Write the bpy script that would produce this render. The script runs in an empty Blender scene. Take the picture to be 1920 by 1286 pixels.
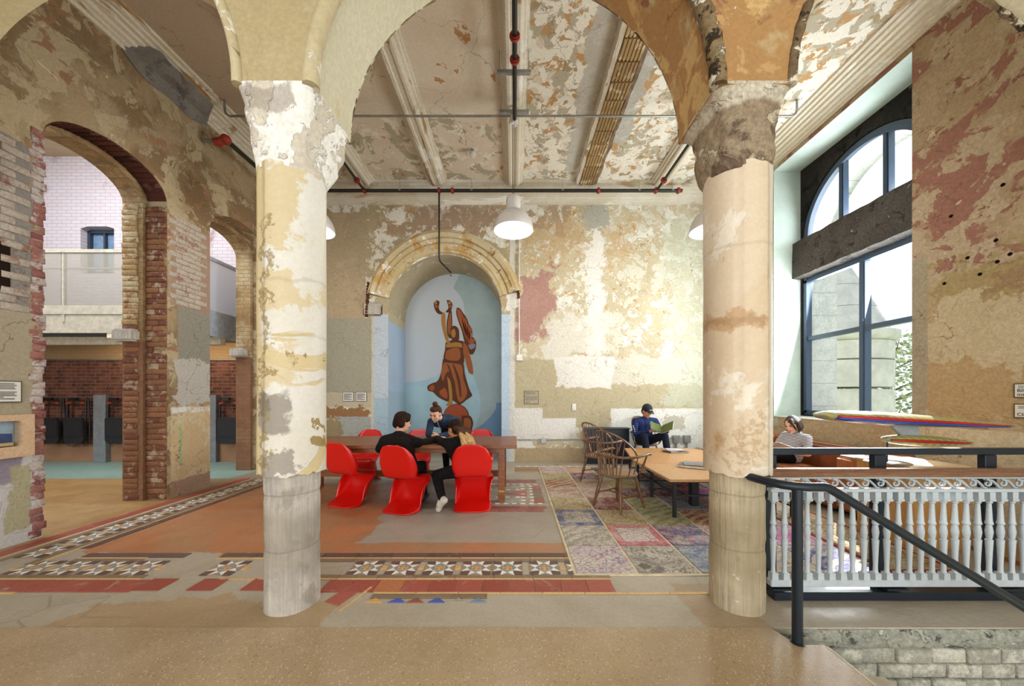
import bpy, bmesh, math, random
from mathutils import Vector, Matrix, Euler, noise as mn
from mathutils.geometry import tessellate_polygon
random.seed(7)
PI = math.pi
S = bpy.context.scene
COL = S.collection

def H(h, k=1.0):
    h = h.lstrip('#')
    o = []
    for i in (0, 2, 4):
        c = int(h[i:i+2], 16) / 255
        o.append((c / 12.92 if c <= .04045 else ((c + .055) / 1.055) ** 2.4) * k)
    return (o[0], o[1], o[2], 1)

# ------------------------------------------------------------ camera, sky, lights
CAM_Z = 1.45
cd = bpy.data.cameras.new('camera'); cam = bpy.data.objects.new('camera', cd); COL.objects.link(cam)
cam.location = (0, 0, CAM_Z); cam.rotation_euler = (PI/2, 0, 0)
cd.sensor_fit = 'HORIZONTAL'; cd.sensor_width = 36; cd.lens = 650/1920*36
cd.shift_x = -5/1920; cd.shift_y = 99/1920; cd.clip_start = .05; cd.clip_end = 300
S.camera = cam
S.view_settings.view_transform = 'Standard'; S.view_settings.look = 'None'
S.view_settings.gamma = 1; S.view_settings.use_curve_mapping = False
S.view_settings.exposure = 0.78
S.cycles.max_bounces = 6; S.cycles.diffuse_bounces = 3; S.cycles.glossy_bounces = 2; S.cycles.transmission_bounces = 3; S.cycles.transparent_max_bounces = 8; S.cycles.caustics_reflective = False; S.cycles.caustics_refractive = False
W = bpy.data.worlds.new('sky'); S.world = W; W.use_nodes = True
bg = W.node_tree.nodes['Background']; bg.inputs[0].default_value = (.90, .96, 1.0, 1); bg.inputs[1].default_value = 0.85

def lamp(name, kind, loc, energy, color=(1, 1, 1), size=1, size_y=None, direction=(0, 0, -1), **kw):
    l = bpy.data.lights.new(name, kind); o = bpy.data.objects.new(name, l); COL.objects.link(o)
    o.location = loc; l.energy = energy; l.color = color
    if kind == 'AREA':
        l.shape = 'RECTANGLE'; l.size = size; l.size_y = size_y or size
    elif kind == 'SUN': l.angle = size
    else: l.shadow_soft_size = size
    o.rotation_euler = Vector(direction).to_track_quat('-Z', 'Y').to_euler()
    for k, v in kw.items(): setattr(l, k, v)
    return o
lamp('sun', 'SUN', (10, 10, 12), 9, (1, .95, .86), math.radians(.6), direction=(-2.45, -2.6, -2.6))
lamp('hall_fill_light', 'AREA', (0, -9, 2.2), 560, (1, .975, .93), 16, 5, (0, 1, .12))  # added fill lamp behind the camera, no window is modelled there
lamp('window_daylight', 'AREA', (5.472, 5.37, 3.0), 205, (.93, .97, 1), 1.9, 3.4, (-1, -.05, .25))
for _x in (-3.08, -.02, 3.0): lamp('pendant_glow', 'POINT', (_x, 5.3, 3.95), 50, (1, .93, .82), .22)
lamp('corridor_skylight', 'AREA', (-7.6, 5.2, 6.55), 230, (.93, .95, 1), 3.6, 3.4, (0, .25, -1))
lamp('corridor_warm_lamp', 'AREA', (-7.2, 7.0, 2.42), 7, (1, .80, .52), 3.0, .2, (0, .9, -.5))

# ------------------------------------------------------------ node helper
class Mat:
    def __init__(s, name, rough=.8, spec=.3, metal=0):
        s.m = bpy.data.materials.new(name); s.m.use_nodes = True
        s.t = s.m.node_tree; s.b = s.t.nodes['Principled BSDF']
        s.b.inputs['Roughness'].default_value = rough
        s.b.inputs['Specular IOR Level'].default_value = spec
        s.b.inputs['Metallic'].default_value = metal
        s._p = None; s._o = None; s._g = None
    def put(s, inp, v):
        if isinstance(v, bpy.types.NodeSocket): s.t.links.new(v, inp)
        elif v is not None:
            if hasattr(inp.default_value, '__len__') and not hasattr(v, '__len__'): v = [v]*len(inp.default_value)
            if hasattr(inp.default_value, '__len__') and len(inp.default_value) == 4 and len(v) == 3: v = tuple(v)+(1,)
            inp.default_value = v
    def node(s, typ, ins=None, **attrs):
        n = s.t.nodes.new(typ)
        for k, v in attrs.items(): setattr(n, k, v)
        for k, v in (ins or {}).items(): s.put(n.inputs[k], v)
        return n
    @property
    def pos(s):
        if not s._p: s._p = s.node('ShaderNodeNewGeometry').outputs['Position']
        return s._p
    @property
    def obj(s):
        if not s._o: s._o = s.node('ShaderNodeTexCoord').outputs['Object']
        return s._o
    def rand(s): return s.node('ShaderNodeObjectInfo').outputs['Random']
    def mp(s, v, scale=(1, 1, 1), loc=(0, 0, 0), rot=(0, 0, 0)):
        return s.node('ShaderNodeMapping', {'Vector': v, 'Location': loc, 'Scale': scale, 'Rotation': rot}).outputs[0]
    def noise(s, scale, detail=4, rough=.6, dist=0, seed=0, v=None, st=(1, 1, 1)):
        v = s.mp(v or s.pos, st, (seed*7.31, seed*3.17, seed*5.77))
        return s.node('ShaderNodeTexNoise', {'Vector': v, 'Scale': scale, 'Detail': detail, 'Roughness': rough, 'Distortion': dist}).outputs['Fac']
    def voro(s, scale, feature='F1', v=None, seed=0, st=(1, 1, 1), out='Distance', rnd=1):
        v = s.mp(v or s.pos, st, (seed*7.31, seed*3.17, seed*5.77))
        return s.node('ShaderNodeTexVoronoi', {'Vector': v, 'Scale': scale, 'Randomness': rnd}, feature=feature).outputs[out]
    def step(s, v, lo, hi, a=0, b=1):
        return s.node('ShaderNodeMapRange', {'Value': v, 'From Min': lo, 'From Max': hi, 'To Min': a, 'To Max': b}, interpolation_type='SMOOTHSTEP').outputs[0]
    def math(s, op, a, b=0):
        return s.node('ShaderNodeMath', {0: a, 1: b}, operation=op).outputs[0]
    def mix(s, f, a, b, mode='MIX'):
        return s.node('ShaderNodeMixRGB', {'Fac': f, 'Color1': a, 'Color2': b}, blend_type=mode).outputs[0]
    def axis(s, i, v=None):
        return s.node('ShaderNodeSeparateXYZ', {0: v or s.pos}).outputs[i]
    def band(s, sock, lo, hi, w=.03):
        r = None
        if lo is not None: r = s.step(sock, lo-w, lo+w)
        if hi is not None:
            q = s.step(sock, hi-w, hi+w, 1, 0)
            r = q if r is None else s.math('MULTIPLY', r, q)
        return r
    def bump(s, h, strength=.4, dist=.01):
        s.put(s.b.inputs['Normal'], s.node('ShaderNodeBump', {'Height': h, 'Strength': strength, 'Distance': dist}).outputs[0])
    def color(s, c): s.put(s.b.inputs['Base Color'], c); return s
    def rough(s, c): s.put(s.b.inputs['Roughness'], c); return s

MC = {}
def flat(name, hexc, rough=.5, spec=.4, metal=0, var=.12, scale=9, bump=0, coat=0):
    if name in MC: return MC[name]
    m = Mat(name, rough, spec, metal)
    c = H(hexc)
    d = tuple(x*(1-var*1.6) for x in c[:3])+(1,); e = tuple(min(1, x*(1+var)) for x in c[:3])+(1,)
    n = m.noise(scale, 5, .65, v=m.obj)
    m.color(m.mix(m.step(n, .3, .7), d, e))
    if bump: m.bump(m.noise(scale*7, 4, v=m.obj), bump, .004)
    if coat: m.b.inputs['Coat Weight'].default_value = coat; m.b.inputs['Coat Roughness'].default_value = .08
    MC[name] = m.m; return m.m

def plaster(name, base, base2, layers=(), zones=(), cracks=None, rough=.85, spec=.2, grain=.25, bs=.5, patch=None):
    """peeling paint: layers = (colour, scale, threshold, softness, seed, stretch); zones = (colour, {axis:(lo,hi)}, edge noise, amount, edge scale)"""
    m = Mat(name, rough, spec)
    c = m.mix(m.step(m.noise(1.1, 4, .65, .4, 1), .35, .65), H(base), H(base2))
    h = m.math('MULTIPLY', m.noise(22, 3, .7, 0, 2), .25)
    for z in [z for z in zones if z[3] < 0]:
        pass
    def do_layers(c, h, ls):
        for L_ in ls:
            hx, sc, th, soft, seed, st = L_[:6]
            k = m.step(m.noise(sc, 5, .62, .5, seed, st=st), th-soft, th+soft)
            if len(L_) > 6:
                for ax, (lo, hi) in L_[6].items(): k = m.math('MULTIPLY', k, m.band(m.math('ADD', m.axis('xyz'.index(ax)), m.math('MULTIPLY', m.noise(1.3, 3, .6, 0, seed+40), .9)), lo+.45 if lo is not None else None, hi+.45 if hi is not None else None, .03))
            c = m.mix(k, c, H(hx))
            if L_ in list(ls)[:2] and len(L_) == 6: h = m.math('SUBTRACT', h, m.math('MULTIPLY', k, .5))
        return c, h
    nzc = {}; zi = [0]
    def do_zones(c, zs):
        for z in zs:
            hx, lim, e, am = z[:4]; es = z[4] if len(z) > 4 else 3
            cls = 2 if es < 2.6 else 4 if es < 5.5 else 8 if es < 12 else 15
            if cls not in nzc:
                nc = m.node('ShaderNodeTexNoise', {'Vector': m.mp(m.pos, loc=(cls*3.1, cls*1.7, 5)), 'Scale': cls, 'Detail': 5, 'Roughness': .65}).outputs['Color']
                nzc[cls] = m.node('ShaderNodeSeparateXYZ', {0: nc}).outputs
            zi[0] += 1
            nz = m.math('MULTIPLY', m.math('SUBTRACT', nzc[cls][zi[0] % 3], .5), e*2)
            k = None
            for ax, (lo, hi) in lim.items():
                q = m.band(m.math('ADD', m.axis('xyz'.index(ax)), nz), lo, hi, .015 if e < .5 else .05)
                k = q if k is None else m.math('MULTIPLY', k, q)
            if am < .999: k = m.math('MULTIPLY', k, am)
            c = m.mix(k, c, H(hx))
        return c
    c = do_zones(c, [z for z in zones if len(z) > 5 and z[5] == 'under'])
    c, h = do_layers(c, h, layers)
    c = do_zones(c, [z for z in zones if not (len(z) > 5 and z[5] == 'under')])
    if cracks:
        hx, sc, wd, am = cracks
        dv = m.node('ShaderNodeVectorMath', {0: m.pos, 1: m.node('ShaderNodeVectorMath', {0: m.node('ShaderNodeTexNoise', {'Vector': m.pos, 'Scale': 2.2, 'Detail': 4}).outputs['Color'], 1: (.5, .5, .5)}, operation='SCALE').outputs[0]}, operation='ADD').outputs[0]
        k = m.step(m.voro(sc, 'DISTANCE_TO_EDGE', v=dv), 0, wd, 1, 0)
        k = m.math('MULTIPLY', k, m.step(m.noise(.9, 3, seed=9), .42, .6, 0, am))
        c = m.mix(k, c, H(hx))
    g = m.step(m.noise(34, 3, .7, 0, 4), .3, .75, 1-grain, 1+grain*.35)
    c = m.mix(1, c, g, 'MULTIPLY')
    c = m.node('ShaderNodeHueSaturation', {'Saturation': .84, 'Value': 1.0, 'Color': c}).outputs[0]
    m.color(c); m.bump(h, bs, .02)
    MC[name] = m.m; return m.m

# ------------------------------------------------------------ mesh helper
class B:
    def __init__(s): s.bm = bmesh.new(); s.mi = 0
    def _tag(s, faces):
        for f in faces: f.material_index = s.mi
    def box(s, c, size, rot=None, taper=None):
        r = bmesh.ops.create_cube(s.bm, size=1)
        vs = r['verts']
        for v in vs:
            if taper and v.co.z > 0: v.co.x *= taper; v.co.y *= taper
        M = Matrix.Translation(c) @ (Euler(rot).to_matrix().to_4x4() if rot else Matrix()) @ Matrix.Diagonal((*size, 1))
        bmesh.ops.transform(s.bm, matrix=M, verts=vs)
        s._tag({f for v in vs for f in v.link_faces}); return s
    def cyl(s, p0, p1, r0, r1=None, seg=12, cap=True):
        p0, p1 = Vector(p0), Vector(p1); d = p1-p0
        if r1 is None: r1 = r0
        r = bmesh.ops.create_cone(s.bm, cap_ends=cap, segments=seg, radius1=r0, radius2=r1, depth=d.length)
        M = Matrix.Translation((p0+p1)/2) @ d.to_track_quat('Z', 'Y').to_matrix().to_4x4()
        bmesh.ops.transform(s.bm, matrix=M, verts=r['verts'])
        s._tag({f for v in r['verts'] for f in v.link_faces}); return s
    def ball(s, c, r, rot=None, seg=14, rings=9):
        if not hasattr(r, '__len__'): r = (r, r, r)
        q = bmesh.ops.create_uvsphere(s.bm, u_segments=seg, v_segments=rings, radius=1)
        R = rot if isinstance(rot, Matrix) else (Euler(rot).to_matrix() if rot else Matrix.Identity(3))
        M = Matrix.Translation(c) @ R.to_4x4() @ Matrix.Diagonal((*r, 1))
        bmesh.ops.transform(s.bm, matrix=M, verts=q['verts'])
        s._tag({f for v in q['verts'] for f in v.link_faces}); return s
    def chain(s, pts, seg=12):
        for i, (p, r) in enumerate(pts):
            s.ball(p, r, seg=seg, rings=7)
            if i and (Vector(p)-Vector(pts[i-1][0])).length > 1e-4: s.cyl(pts[i-1][0], p, pts[i-1][1], r, seg)
        return s
    def tube(s, pts, r, seg=10, cap=True, closed=False):
        pts = [Vector(p) for p in pts]; n = len(pts)
        rs = r if hasattr(r, '__len__') else [r]*n
        rings = []; up = None
        for i, p in enumerate(pts):
            t = (pts[(i+1) % n] - pts[i-1]) if closed else (pts[min(i+1, n-1)] - pts[max(i-1, 0)])
            t.normalize()
            if up is None:
                up = Vector((0, 0, 1)) if abs(t.z) < .9 else Vector((1, 0, 0))
            a = t.cross(up).normalized(); up = a.cross(t).normalized()
            rings.append([s.bm.verts.new(p + (a*math.cos(k*2*PI/seg) + up*math.sin(k*2*PI/seg))*rs[i]) for k in range(seg)])
        fs = []
        for i in range(n if closed else n-1):
            A, C = rings[i], rings[(i+1) % n]
            for k in range(seg): fs.append(s.bm.faces.new((A[k], C[k], C[(k+1) % seg], A[(k+1) % seg])))
        if cap and not closed:
            fs.append(s.bm.faces.new(rings[0])); fs.append(s.bm.faces.new(rings[-1][::-1]))
        s._tag(fs); return s
    def lathe(s, prof, c=(0, 0, 0), seg=20, cap=True, sq=None):
        c = Vector(c); rings = []
        for (r, z) in prof:
            rings.append([s.bm.verts.new(c + Vector((r*math.cos(2*PI*k/seg), r*math.sin(2*PI*k/seg), z))) for k in range(seg)])
        fs = []
        for i in range(len(rings)-1):
            A, C = rings[i], rings[i+1]
            for k in range(seg): fs.append(s.bm.faces.new((A[k], A[(k+1) % seg], C[(k+1) % seg], C[k])))
        if cap:
            fs.append(s.bm.faces.new(rings[0][::-1])); fs.append(s.bm.faces.new(rings[-1]))
        s._tag(fs); return s
    def prism(s, loops, fn, w0, w1):
        """loops: outer loop then holes, 2-D points; fn(u, v, w) -> point"""
        if not hasattr(loops[0][0], '__len__'): loops = [loops]
        tris = tessellate_polygon([[Vector((u, v, 0)) for u, v in l] for l in loops])
        fl = [p for l in loops for p in l]
        V0 = [s.bm.verts.new(fn(u, v, w0)) for u, v in fl]; V1 = [s.bm.verts.new(fn(u, v, w1)) for u, v in fl]
        fs = []
        for t in tris:
            try:
                fs.append(s.bm.faces.new([V0[i] for i in t])); fs.append(s.bm.faces.new([V1[i] for i in t][::-1]))
            except ValueError: pass
        o = 0
        for l in loops:
            n = len(l)
            for i in range(n):
                j = (i+1) % n
                fs.append(s.bm.faces.new((V0[o+i], V0[o+j], V1[o+j], V1[o+i])))
            o += n
        s._tag(fs); bmesh.ops.recalc_face_normals(s.bm, faces=fs); return s
    def grid(s, rows, closed_u=False):
        V = [[s.bm.verts.new(p) for p in r] for r in rows]; fs = []
        for i in range(len(V)-1):
            n = len(V[i])
            for k in range(n if closed_u else n-1):
                fs.append(s.bm.faces.new((V[i][k], V[i][(k+1) % n], V[i+1][(k+1) % n], V[i+1][k])))
        s._tag(fs); return s
    def bevel(s, w=.004, seg=1, ang=40):
        es = [e for e in s.bm.edges if len(e.link_faces) == 2 and e.calc_face_angle(0) > math.radians(ang)]
        bmesh.ops.bevel(s.bm, geom=es, offset=w, segments=seg, affect='EDGES', clamp_overlap=True); return s
    def mesh(s, name, mats, smooth=40):
        bmesh.ops.recalc_face_normals(s.bm, faces=s.bm.faces)
        me = bpy.data.meshes.new(name); s.bm.to_mesh(me); s.bm.free()
        for m in (mats if isinstance(mats, (list, tuple)) else [mats]): me.materials.append(m)
        if smooth:
            me.shade_smooth(); me.set_sharp_from_angle(angle=math.radians(smooth))
        return me
    def build(s, name, mats, parent=None, loc=None, smooth=40):
        return link(name, s.mesh(name, mats, smooth), parent, loc)

def link(name, me, parent=None, loc=None, rot=None):
    o = bpy.data.objects.new(name, me); COL.objects.link(o)
    if parent: o.parent = parent
    if loc: o.location = loc
    if rot: o.rotation_euler = rot
    return o
def tag(o, label=None, cat=None, group=None, kind=None):
    if label: o['label'] = label
    if cat: o['category'] = cat
    if group: o['group'] = group
    if kind: o['kind'] = kind
    return o
def thing(name, label, cat, loc=(0, 0, 0), rz=0, group=None):
    o = bpy.data.objects.new(name, None); COL.objects.link(o); o.empty_display_size = .1
    o.location = loc; o.rotation_euler = (0, 0, rz)
    return tag(o, label, cat, group)
def struct(o, label=None): return tag(o, label, kind='structure')
def copy_thing(root, loc, rz=0, label=None, group=None):
    r = root.copy(); COL.objects.link(r); r.location = loc; r.rotation_euler = (0, 0, rz)
    if label: r['label'] = label
    if group: r['group'] = group
    for ch in list(root.children):
        c = ch.copy(); COL.objects.link(c); c.parent = r
        for g in list(ch.children):
            d = g.copy(); COL.objects.link(d); d.parent = c
    return r
def arc(cx, cz, rx, rz, a0, a1, n):
    return [(cx+rx*math.cos(math.radians(a0+(a1-a0)*i/n)), cz+rz*math.sin(math.radians(a0+(a1-a0)*i/n))) for i in range(n+1)]
def remeshed(name, bld, mats, parent, voxel=.01, smooth=4, fac=.5):
    o = bld.build(name+'_tmp', mats, None, smooth=0)
    md = o.modifiers.new('r', 'REMESH'); md.mode = 'VOXEL'; md.voxel_size = voxel
    if smooth:
        sm = o.modifiers.new('s', 'SMOOTH'); sm.iterations = smooth; sm.factor = fac
    dg = bpy.context.evaluated_depsgraph_get()
    me = bpy.data.meshes.new_from_object(o.evaluated_get(dg)); me.name = name
    old = o.data; bpy.data.objects.remove(o); bpy.data.meshes.remove(old)
    if not len(me.materials):
        me.materials.append(mats)
    me.shade_smooth()
    return link(name, me, parent)
# ============================================================ STRUCTURE MATERIALS
XW, YB, ZC = 4.86, 7.65, 6.0
M_left = plaster('plaster_left', '#a98d62', '#94805c',
    [('#876a42', 1.1, .50, .06, 1, (1, 1, 1)), ('#b5a077', 2.2, .53, .012, 4, (1, 1, 1)), ('#9a6f42', 2.9, .60, .02, 2, (1, 1, 1)), ('#a7916a', 5, .58, .012, 5, (1, 1, 1)), ('#cdbd9b', 5, .69, .012, 3, (1, 1, 1))],
    [('#8b837b', dict(y=(2.4, 3.49), z=(2.25, 3.95)), .10, 1), ('#a79a7c', dict(y=(2.4, 3.50), z=(1.0, 2.3)), .04, 1), ('#c2c0be', dict(y=(2.4, 3.6), z=(-.1, 1.12)), .07, 1),
     ('#7d6c86', dict(y=(2.4, 3.42), z=(.62, .86)), .10, .75), ('#aaa277', dict(y=(3.34, 3.49), z=(.15, .78)), .12, .9, 5),
     ('#8f8a7a', dict(y=(5.0, 5.55), z=(1.35, 2.75)), .04, 1), ('#bdb7ad', dict(y=(4.98, 5.55), z=(1.30, 2.0)), .25, .9), ('#ded9d2', dict(y=(4.9, 5.6), z=(1.19, 1.28)), .05, 1),
     ('#cdb78c', dict(y=(4.9, 5.6), z=(.22, 1.2)), .03, 1), ('#c09a5e', dict(y=(4.9, 5.6), z=(.3, 1.15)), .9, .55, 4), ('#5fbf7c', dict(y=(5.03, 5.06), z=(.45, 1.05)), .03, .7), ('#a5826a', dict(y=(4.9, 5.6), z=(-.1, .24)), .05, 1),
     ('#a07f68', dict(y=(4.9, 5.6), z=(2.75, 4.0)), .05, .9)],
    cracks=('#6d5434', 1.3, .012, .7), grain=.14)
M_back = plaster('plaster_back', '#cfc09a', '#c3b48e',
    [('#e9e4d6', 2.1, .565, .02, 11, (1, 1, 1)), ('#c79a57', 2.4, .645, .015, 12, (1, 1, 1)), ('#dcd6bd', 5, .60, .03, 13, (1, 1, 1)), ('#b98372', 3.1, .70, .02, 14, (1, 1, 1)), ('#e9e4d6', 6, .615, .012, 15, (1, 1, 1)), ('#c2913f', 6.5, .665, .012, 16, (1, 1, 1)), ('#d9d4bd', 3.4, .55, .012, 17, (1, 1, 1), dict(x=(1.9, 9), z=(1.8, 9)))],
    [('#b3a27a', dict(x=(-4.9, .06), z=(3.1, 5.75)), .06, 1, 2, 'under'), ('#a98463', dict(x=(-2.9, 1.2), z=(5.0, 5.62)), .5, .65, 2.2, 'under'),
     ('#b49d76', dict(x=(-4.9, -3.3), z=(3.15, 5.5)), .10, .92), ('#a98a72', dict(x=(-2.3, .0), z=(5.15, 5.6)), .35, .55, 3),
     ('#b07a6c', dict(x=(.12, .85), z=(2.7, 4.2)), .75, .92, 2.0), ('#cfc4a2', dict(x=(.75, 1.3), z=(2.2, 3.3)), .7, .9, 1.6), ('#ece8dd', dict(x=(1.62, 1.95), z=(2.3, 5.2)), .45, .95, 2.2), ('#e6e1d4', dict(x=(.7, 2.0), z=(2.25, 3.1)), 1.0, .7, 2.3), ('#c79a52', dict(x=(.3, 1.6), z=(4.5, 5.3)), 1.3, .5, 2.6), ('#c79a52', dict(x=(2.1, 2.6), z=(4.4, 5.2)), .8, .55, 3.2),
     ('#b4b1a0', dict(x=(1.55, 2.05), z=(5.15, 5.8)), .4, 1, 2.6), ('#b9ab83', dict(x=(.0, 4.9), z=(.75, 2.25)), .06, .9), ('#d9d3bf', dict(x=(1.2, 4.9), z=(1.7, 2.3)), .25, .85, 2.5), ('#e9e5da', dict(x=(.9, 2.2), z=(1.65, 2.3)), .22, .9, 2.5),
     ('#e3dfd6', dict(x=(-.05, .62), z=(.45, 1.18)), .03, 1), ('#e6e2da', dict(x=(.55, 1.35), z=(.5, .96)), .03, 1), ('#e4e3d8', dict(x=(2.12, 4.9), z=(.25, 1.17)), .03, 1), ('#b5ad96', dict(x=(3.3, 3.75), z=(.7, 1.0)), .14, .8, 6),
     ('#b8a075', dict(x=(-.05, 4.9), z=(-.1, .3)), .08, 1), ('#c9d2bb', dict(x=(3.3, 4.9), z=(1.2, 5.4)), .5, .5),
     ('#a39d86', dict(x=(-4.9, -3.13), z=(1.45, 3.16)), .025, 1), ('#bcae90', dict(x=(-4.9, -3.13), z=(1.2, 1.52)), .05, 1), ('#94652b', dict(x=(-4.9, -3.2), z=(.95, 1.2)), .22, 1, 6), ('#a3a69f', dict(x=(-3.95, -3.16), z=(.25, .99)), .04, 1), ('#bfae93', dict(x=(-4.9, -3.9), z=(-.1, .95)), .05, 1), ('#8d7438', dict(x=(-4.2, -3.8), z=(.3, .95)), .25, .75, 9), ('#c9bfa9', dict(x=(-3.16, -3.1), z=(-.1, 3.2)), .03, 1),
     ('#b7c4d0', dict(x=(-3.11, -2.7), z=(-.1, 3.25)), .02, 1), ('#9db8c8', dict(x=(-3.11, -2.7), z=(-.1, 1.4)), .02, 1), ('#b4cbdf', dict(x=(-.35, -.09), z=(-.1, 3.25)), .02, 1), ('#d8d6cc', dict(x=(-.11, .0), z=(-.1, 5.0)), .05, .9)],
    cracks=('#8d7350', 1.3, .012, .6), grain=.16)
M_right = plaster('plaster_right', '#b39a74', '#a58963',
    [('#9a6450', 1.2, .49, .02, 21, (1, 1, 1.5)), ('#b7a17f', 2.6, .53, .015, 22, (1, 1, 1)), ('#8d5a45', 5, .62, .015, 24, (1, 1, 1.6)), ('#c9b48e', 8, .66, .015, 23, (1, 1, 1))],
    [('#b89e70', dict(y=(2.4, 4.3), z=(1.1, 2.75)), .3, .92, 2.2), ('#b98f4c', dict(y=(2.4, 4.3), z=(1.15, 1.85)), .4, .45, 5), ('#9b853c', dict(y=(2.4, 4.0), z=(2.15, 2.85)), 1.0, .55, 4), ('#8f6a4c', dict(y=(2.6, 3.6), z=(2.3, 2.8)), 1.0, .5, 5),
     ('#cdbc98', dict(y=(2.4, 4.1), z=(1.75, 2.5)), .9, .7, 3), ('#a79a80', dict(y=(4.08, 4.3), z=(1.0, 3.1)), .03, .9), ('#dccdaa', dict(y=(2.4, 4.25), z=(-.1, 1.1)), .02, 1), ('#c9b78f', dict(y=(2.4, 4.25), z=(.2, 1.08)), .7, .5, 4), ('#c2ad80', dict(y=(4.2, 7.7), z=(-.1, 1.2)), .1, .8), ('#c3d2c4', dict(y=(6.4, 7.7), z=(.9, 6)), .05, .85)],
    cracks=('#6b4a33', 1.7, .012, .7), grain=.2)
RT = dict(x=(-.1, 9)); LT = dict(x=(-9, -.1)); BK = dict(y=(5.6, 9))
M_ceil = plaster('plaster_ceiling', '#e2d3bd', '#dcc9ae',
    [('#b8ad93', 1.5, .47, .012, 31, (1, 1, 1), RT), ('#c08e48', 3.6, .545, .010, 33, (1, 1, 1), RT), ('#ece5d4', 4.2, .50, .010, 32, (1, 1, 1), RT), ('#a9936a', 5.5, .61, .010, 36, (1, 1, 1), RT),
     ('#b5a88d', 2.2, .53, .012, 37, (1, 1, 1), dict(x=(-9, -.1), y=(5.7, 9))), ('#b9803a', 2.6, .645, .010, 38, (1, 1, 1), LT), ('#e9dfcb', 3.8, .58, .010, 39, (1, 1, 1), BK), ('#a8a6a5', 1.1, .70, .02, 34, (1, 1, 1))],
    [('#bca68e', dict(x=(-4.9, -3.25), y=(2.4, 6)), .3, .8), ('#bdb9ae', dict(x=(.95, 1.32), y=(2.4, 7)), .3, .85, 2), ('#b9b5ab', dict(x=(1.68, 1.95), y=(2.4, 6.2)), .3, .8, 2)],
    cracks=('#7c5b35', 1.0, .008, .8), grain=.08)
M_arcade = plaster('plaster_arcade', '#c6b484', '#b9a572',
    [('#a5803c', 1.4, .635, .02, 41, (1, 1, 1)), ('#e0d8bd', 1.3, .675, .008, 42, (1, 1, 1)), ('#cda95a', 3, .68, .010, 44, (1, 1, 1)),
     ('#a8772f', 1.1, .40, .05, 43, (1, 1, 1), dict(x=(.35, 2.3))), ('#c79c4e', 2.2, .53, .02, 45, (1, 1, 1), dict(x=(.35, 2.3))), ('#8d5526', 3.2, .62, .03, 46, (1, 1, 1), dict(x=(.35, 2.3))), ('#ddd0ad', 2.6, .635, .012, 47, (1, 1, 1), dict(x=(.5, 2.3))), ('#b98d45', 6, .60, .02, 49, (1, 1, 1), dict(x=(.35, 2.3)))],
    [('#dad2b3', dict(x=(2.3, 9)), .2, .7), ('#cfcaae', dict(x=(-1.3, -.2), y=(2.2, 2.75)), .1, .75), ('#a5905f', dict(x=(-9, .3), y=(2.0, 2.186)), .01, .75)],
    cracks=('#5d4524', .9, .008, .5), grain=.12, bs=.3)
M_trim = plaster('plaster_trim', '#e0d6c2', '#d8cbae', [('#b08a52', 2.6, .60, .02, 51, (1, .25, 1)), ('#efe9db', 3, .6, .03, 52, (1, .3, 1)), ('#8d7f6c', 2.0, .72, .03, 53, (1, .4, 1))], grain=.12)
M_trimx = plaster('plaster_trim_back', '#ded6c3', '#cfc4a8', [('#b99b68', 2.2, .60, .03, 51, (.25, 1, 1)), ('#efe9db', 3, .6, .03, 52, (.3, 1, 1)), ('#8d8472', 2.6, .70, .03, 53, (.4, 1, 1))], grain=.12)
M_archi = plaster('plaster_archivolt', '#d2c096', '#c3a96e', [('#c2953f', 2.2, .56, .04, 62, (1, 1, 1)), ('#efe9d8', 4, .615, .015, 61, (1, 1, 1)), ('#8d6f3c', 6, .64, .02, 63, (1, 1, 1))], [], grain=.15)
M_capL = plaster('capital_white', '#d6ccb8', '#c6b89f', [('#f0ede5', 2.4, .46, .02, 71, (1, 1, 1)), ('#b5a68e', 8, .66, .02, 72, (1, 1, 1))], [('#a79b8b', dict(x=(-1.9, -1.40), z=(3.26, 3.40)), .10, .75, 8)], grain=.16, bs=1)
M_capR = plaster('capital_brown', '#a08a6a', '#8d745a', [('#6d5442', 4, .57, .04, 73, (1, 1, 1)), ('#c6b597', 5, .60, .03, 74, (1, 1, 1)), ('#5d4a3e', 14, .66, .03, 75, (1, 1, 1))], [('#d2c6ad', dict(z=(3.33, 3.5)), .06, .9)], grain=.35, bs=1)
M_shaftL = plaster('shaft_white', '#e0dcd2', '#d9d2c0', [('#d2bb80', 1.25, .545, .005, 81, (1, 1, 1)), ('#e6e2d9', 2.4, .62, .005, 83, (1, 1, 1)), ('#9c8034', 3.2, .655, .005, 82, (1, 1, 1))],
    [('#cdb67d', dict(x=(-1.8, -1.645)), .05, .9), ('#cfb87f', dict(x=(-1.9, -1.42), z=(2.42, 2.96)), .25, .85, 3), ('#d2bb84', dict(x=(-1.66, -1.40), z=(2.0, 2.3)), .25, .85, 4), ('#d2bb84', dict(x=(-1.66, -1.44), z=(1.50, 1.78)), .22, .85, 4),
     ('#9b9184', dict(x=(-1.68, -1.47), z=(1.20, 1.47)), .09, 1, 7), ('#6f655a', dict(x=(-1.68, -1.60), z=(1.32, 1.47)), .16, .7, 16), ('#a1978a', dict(x=(-1.63, -1.46), z=(.9, 1.09)), .20, 1, 6), ('#94782f', dict(x=(-1.645, -1.60), z=(.95, 2.6)), .30, .8, 7), ('#6d5f45', dict(x=(-1.628, -1.620)), .012, .85, 9), ('#8f7b52', dict(z=(2.215, 2.221)), .10, .6, 2), ('#8f7b52', dict(z=(1.855, 1.860)), .07, .6, 2)], grain=.06, rough=.5, spec=.35, bs=.35)
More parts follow.
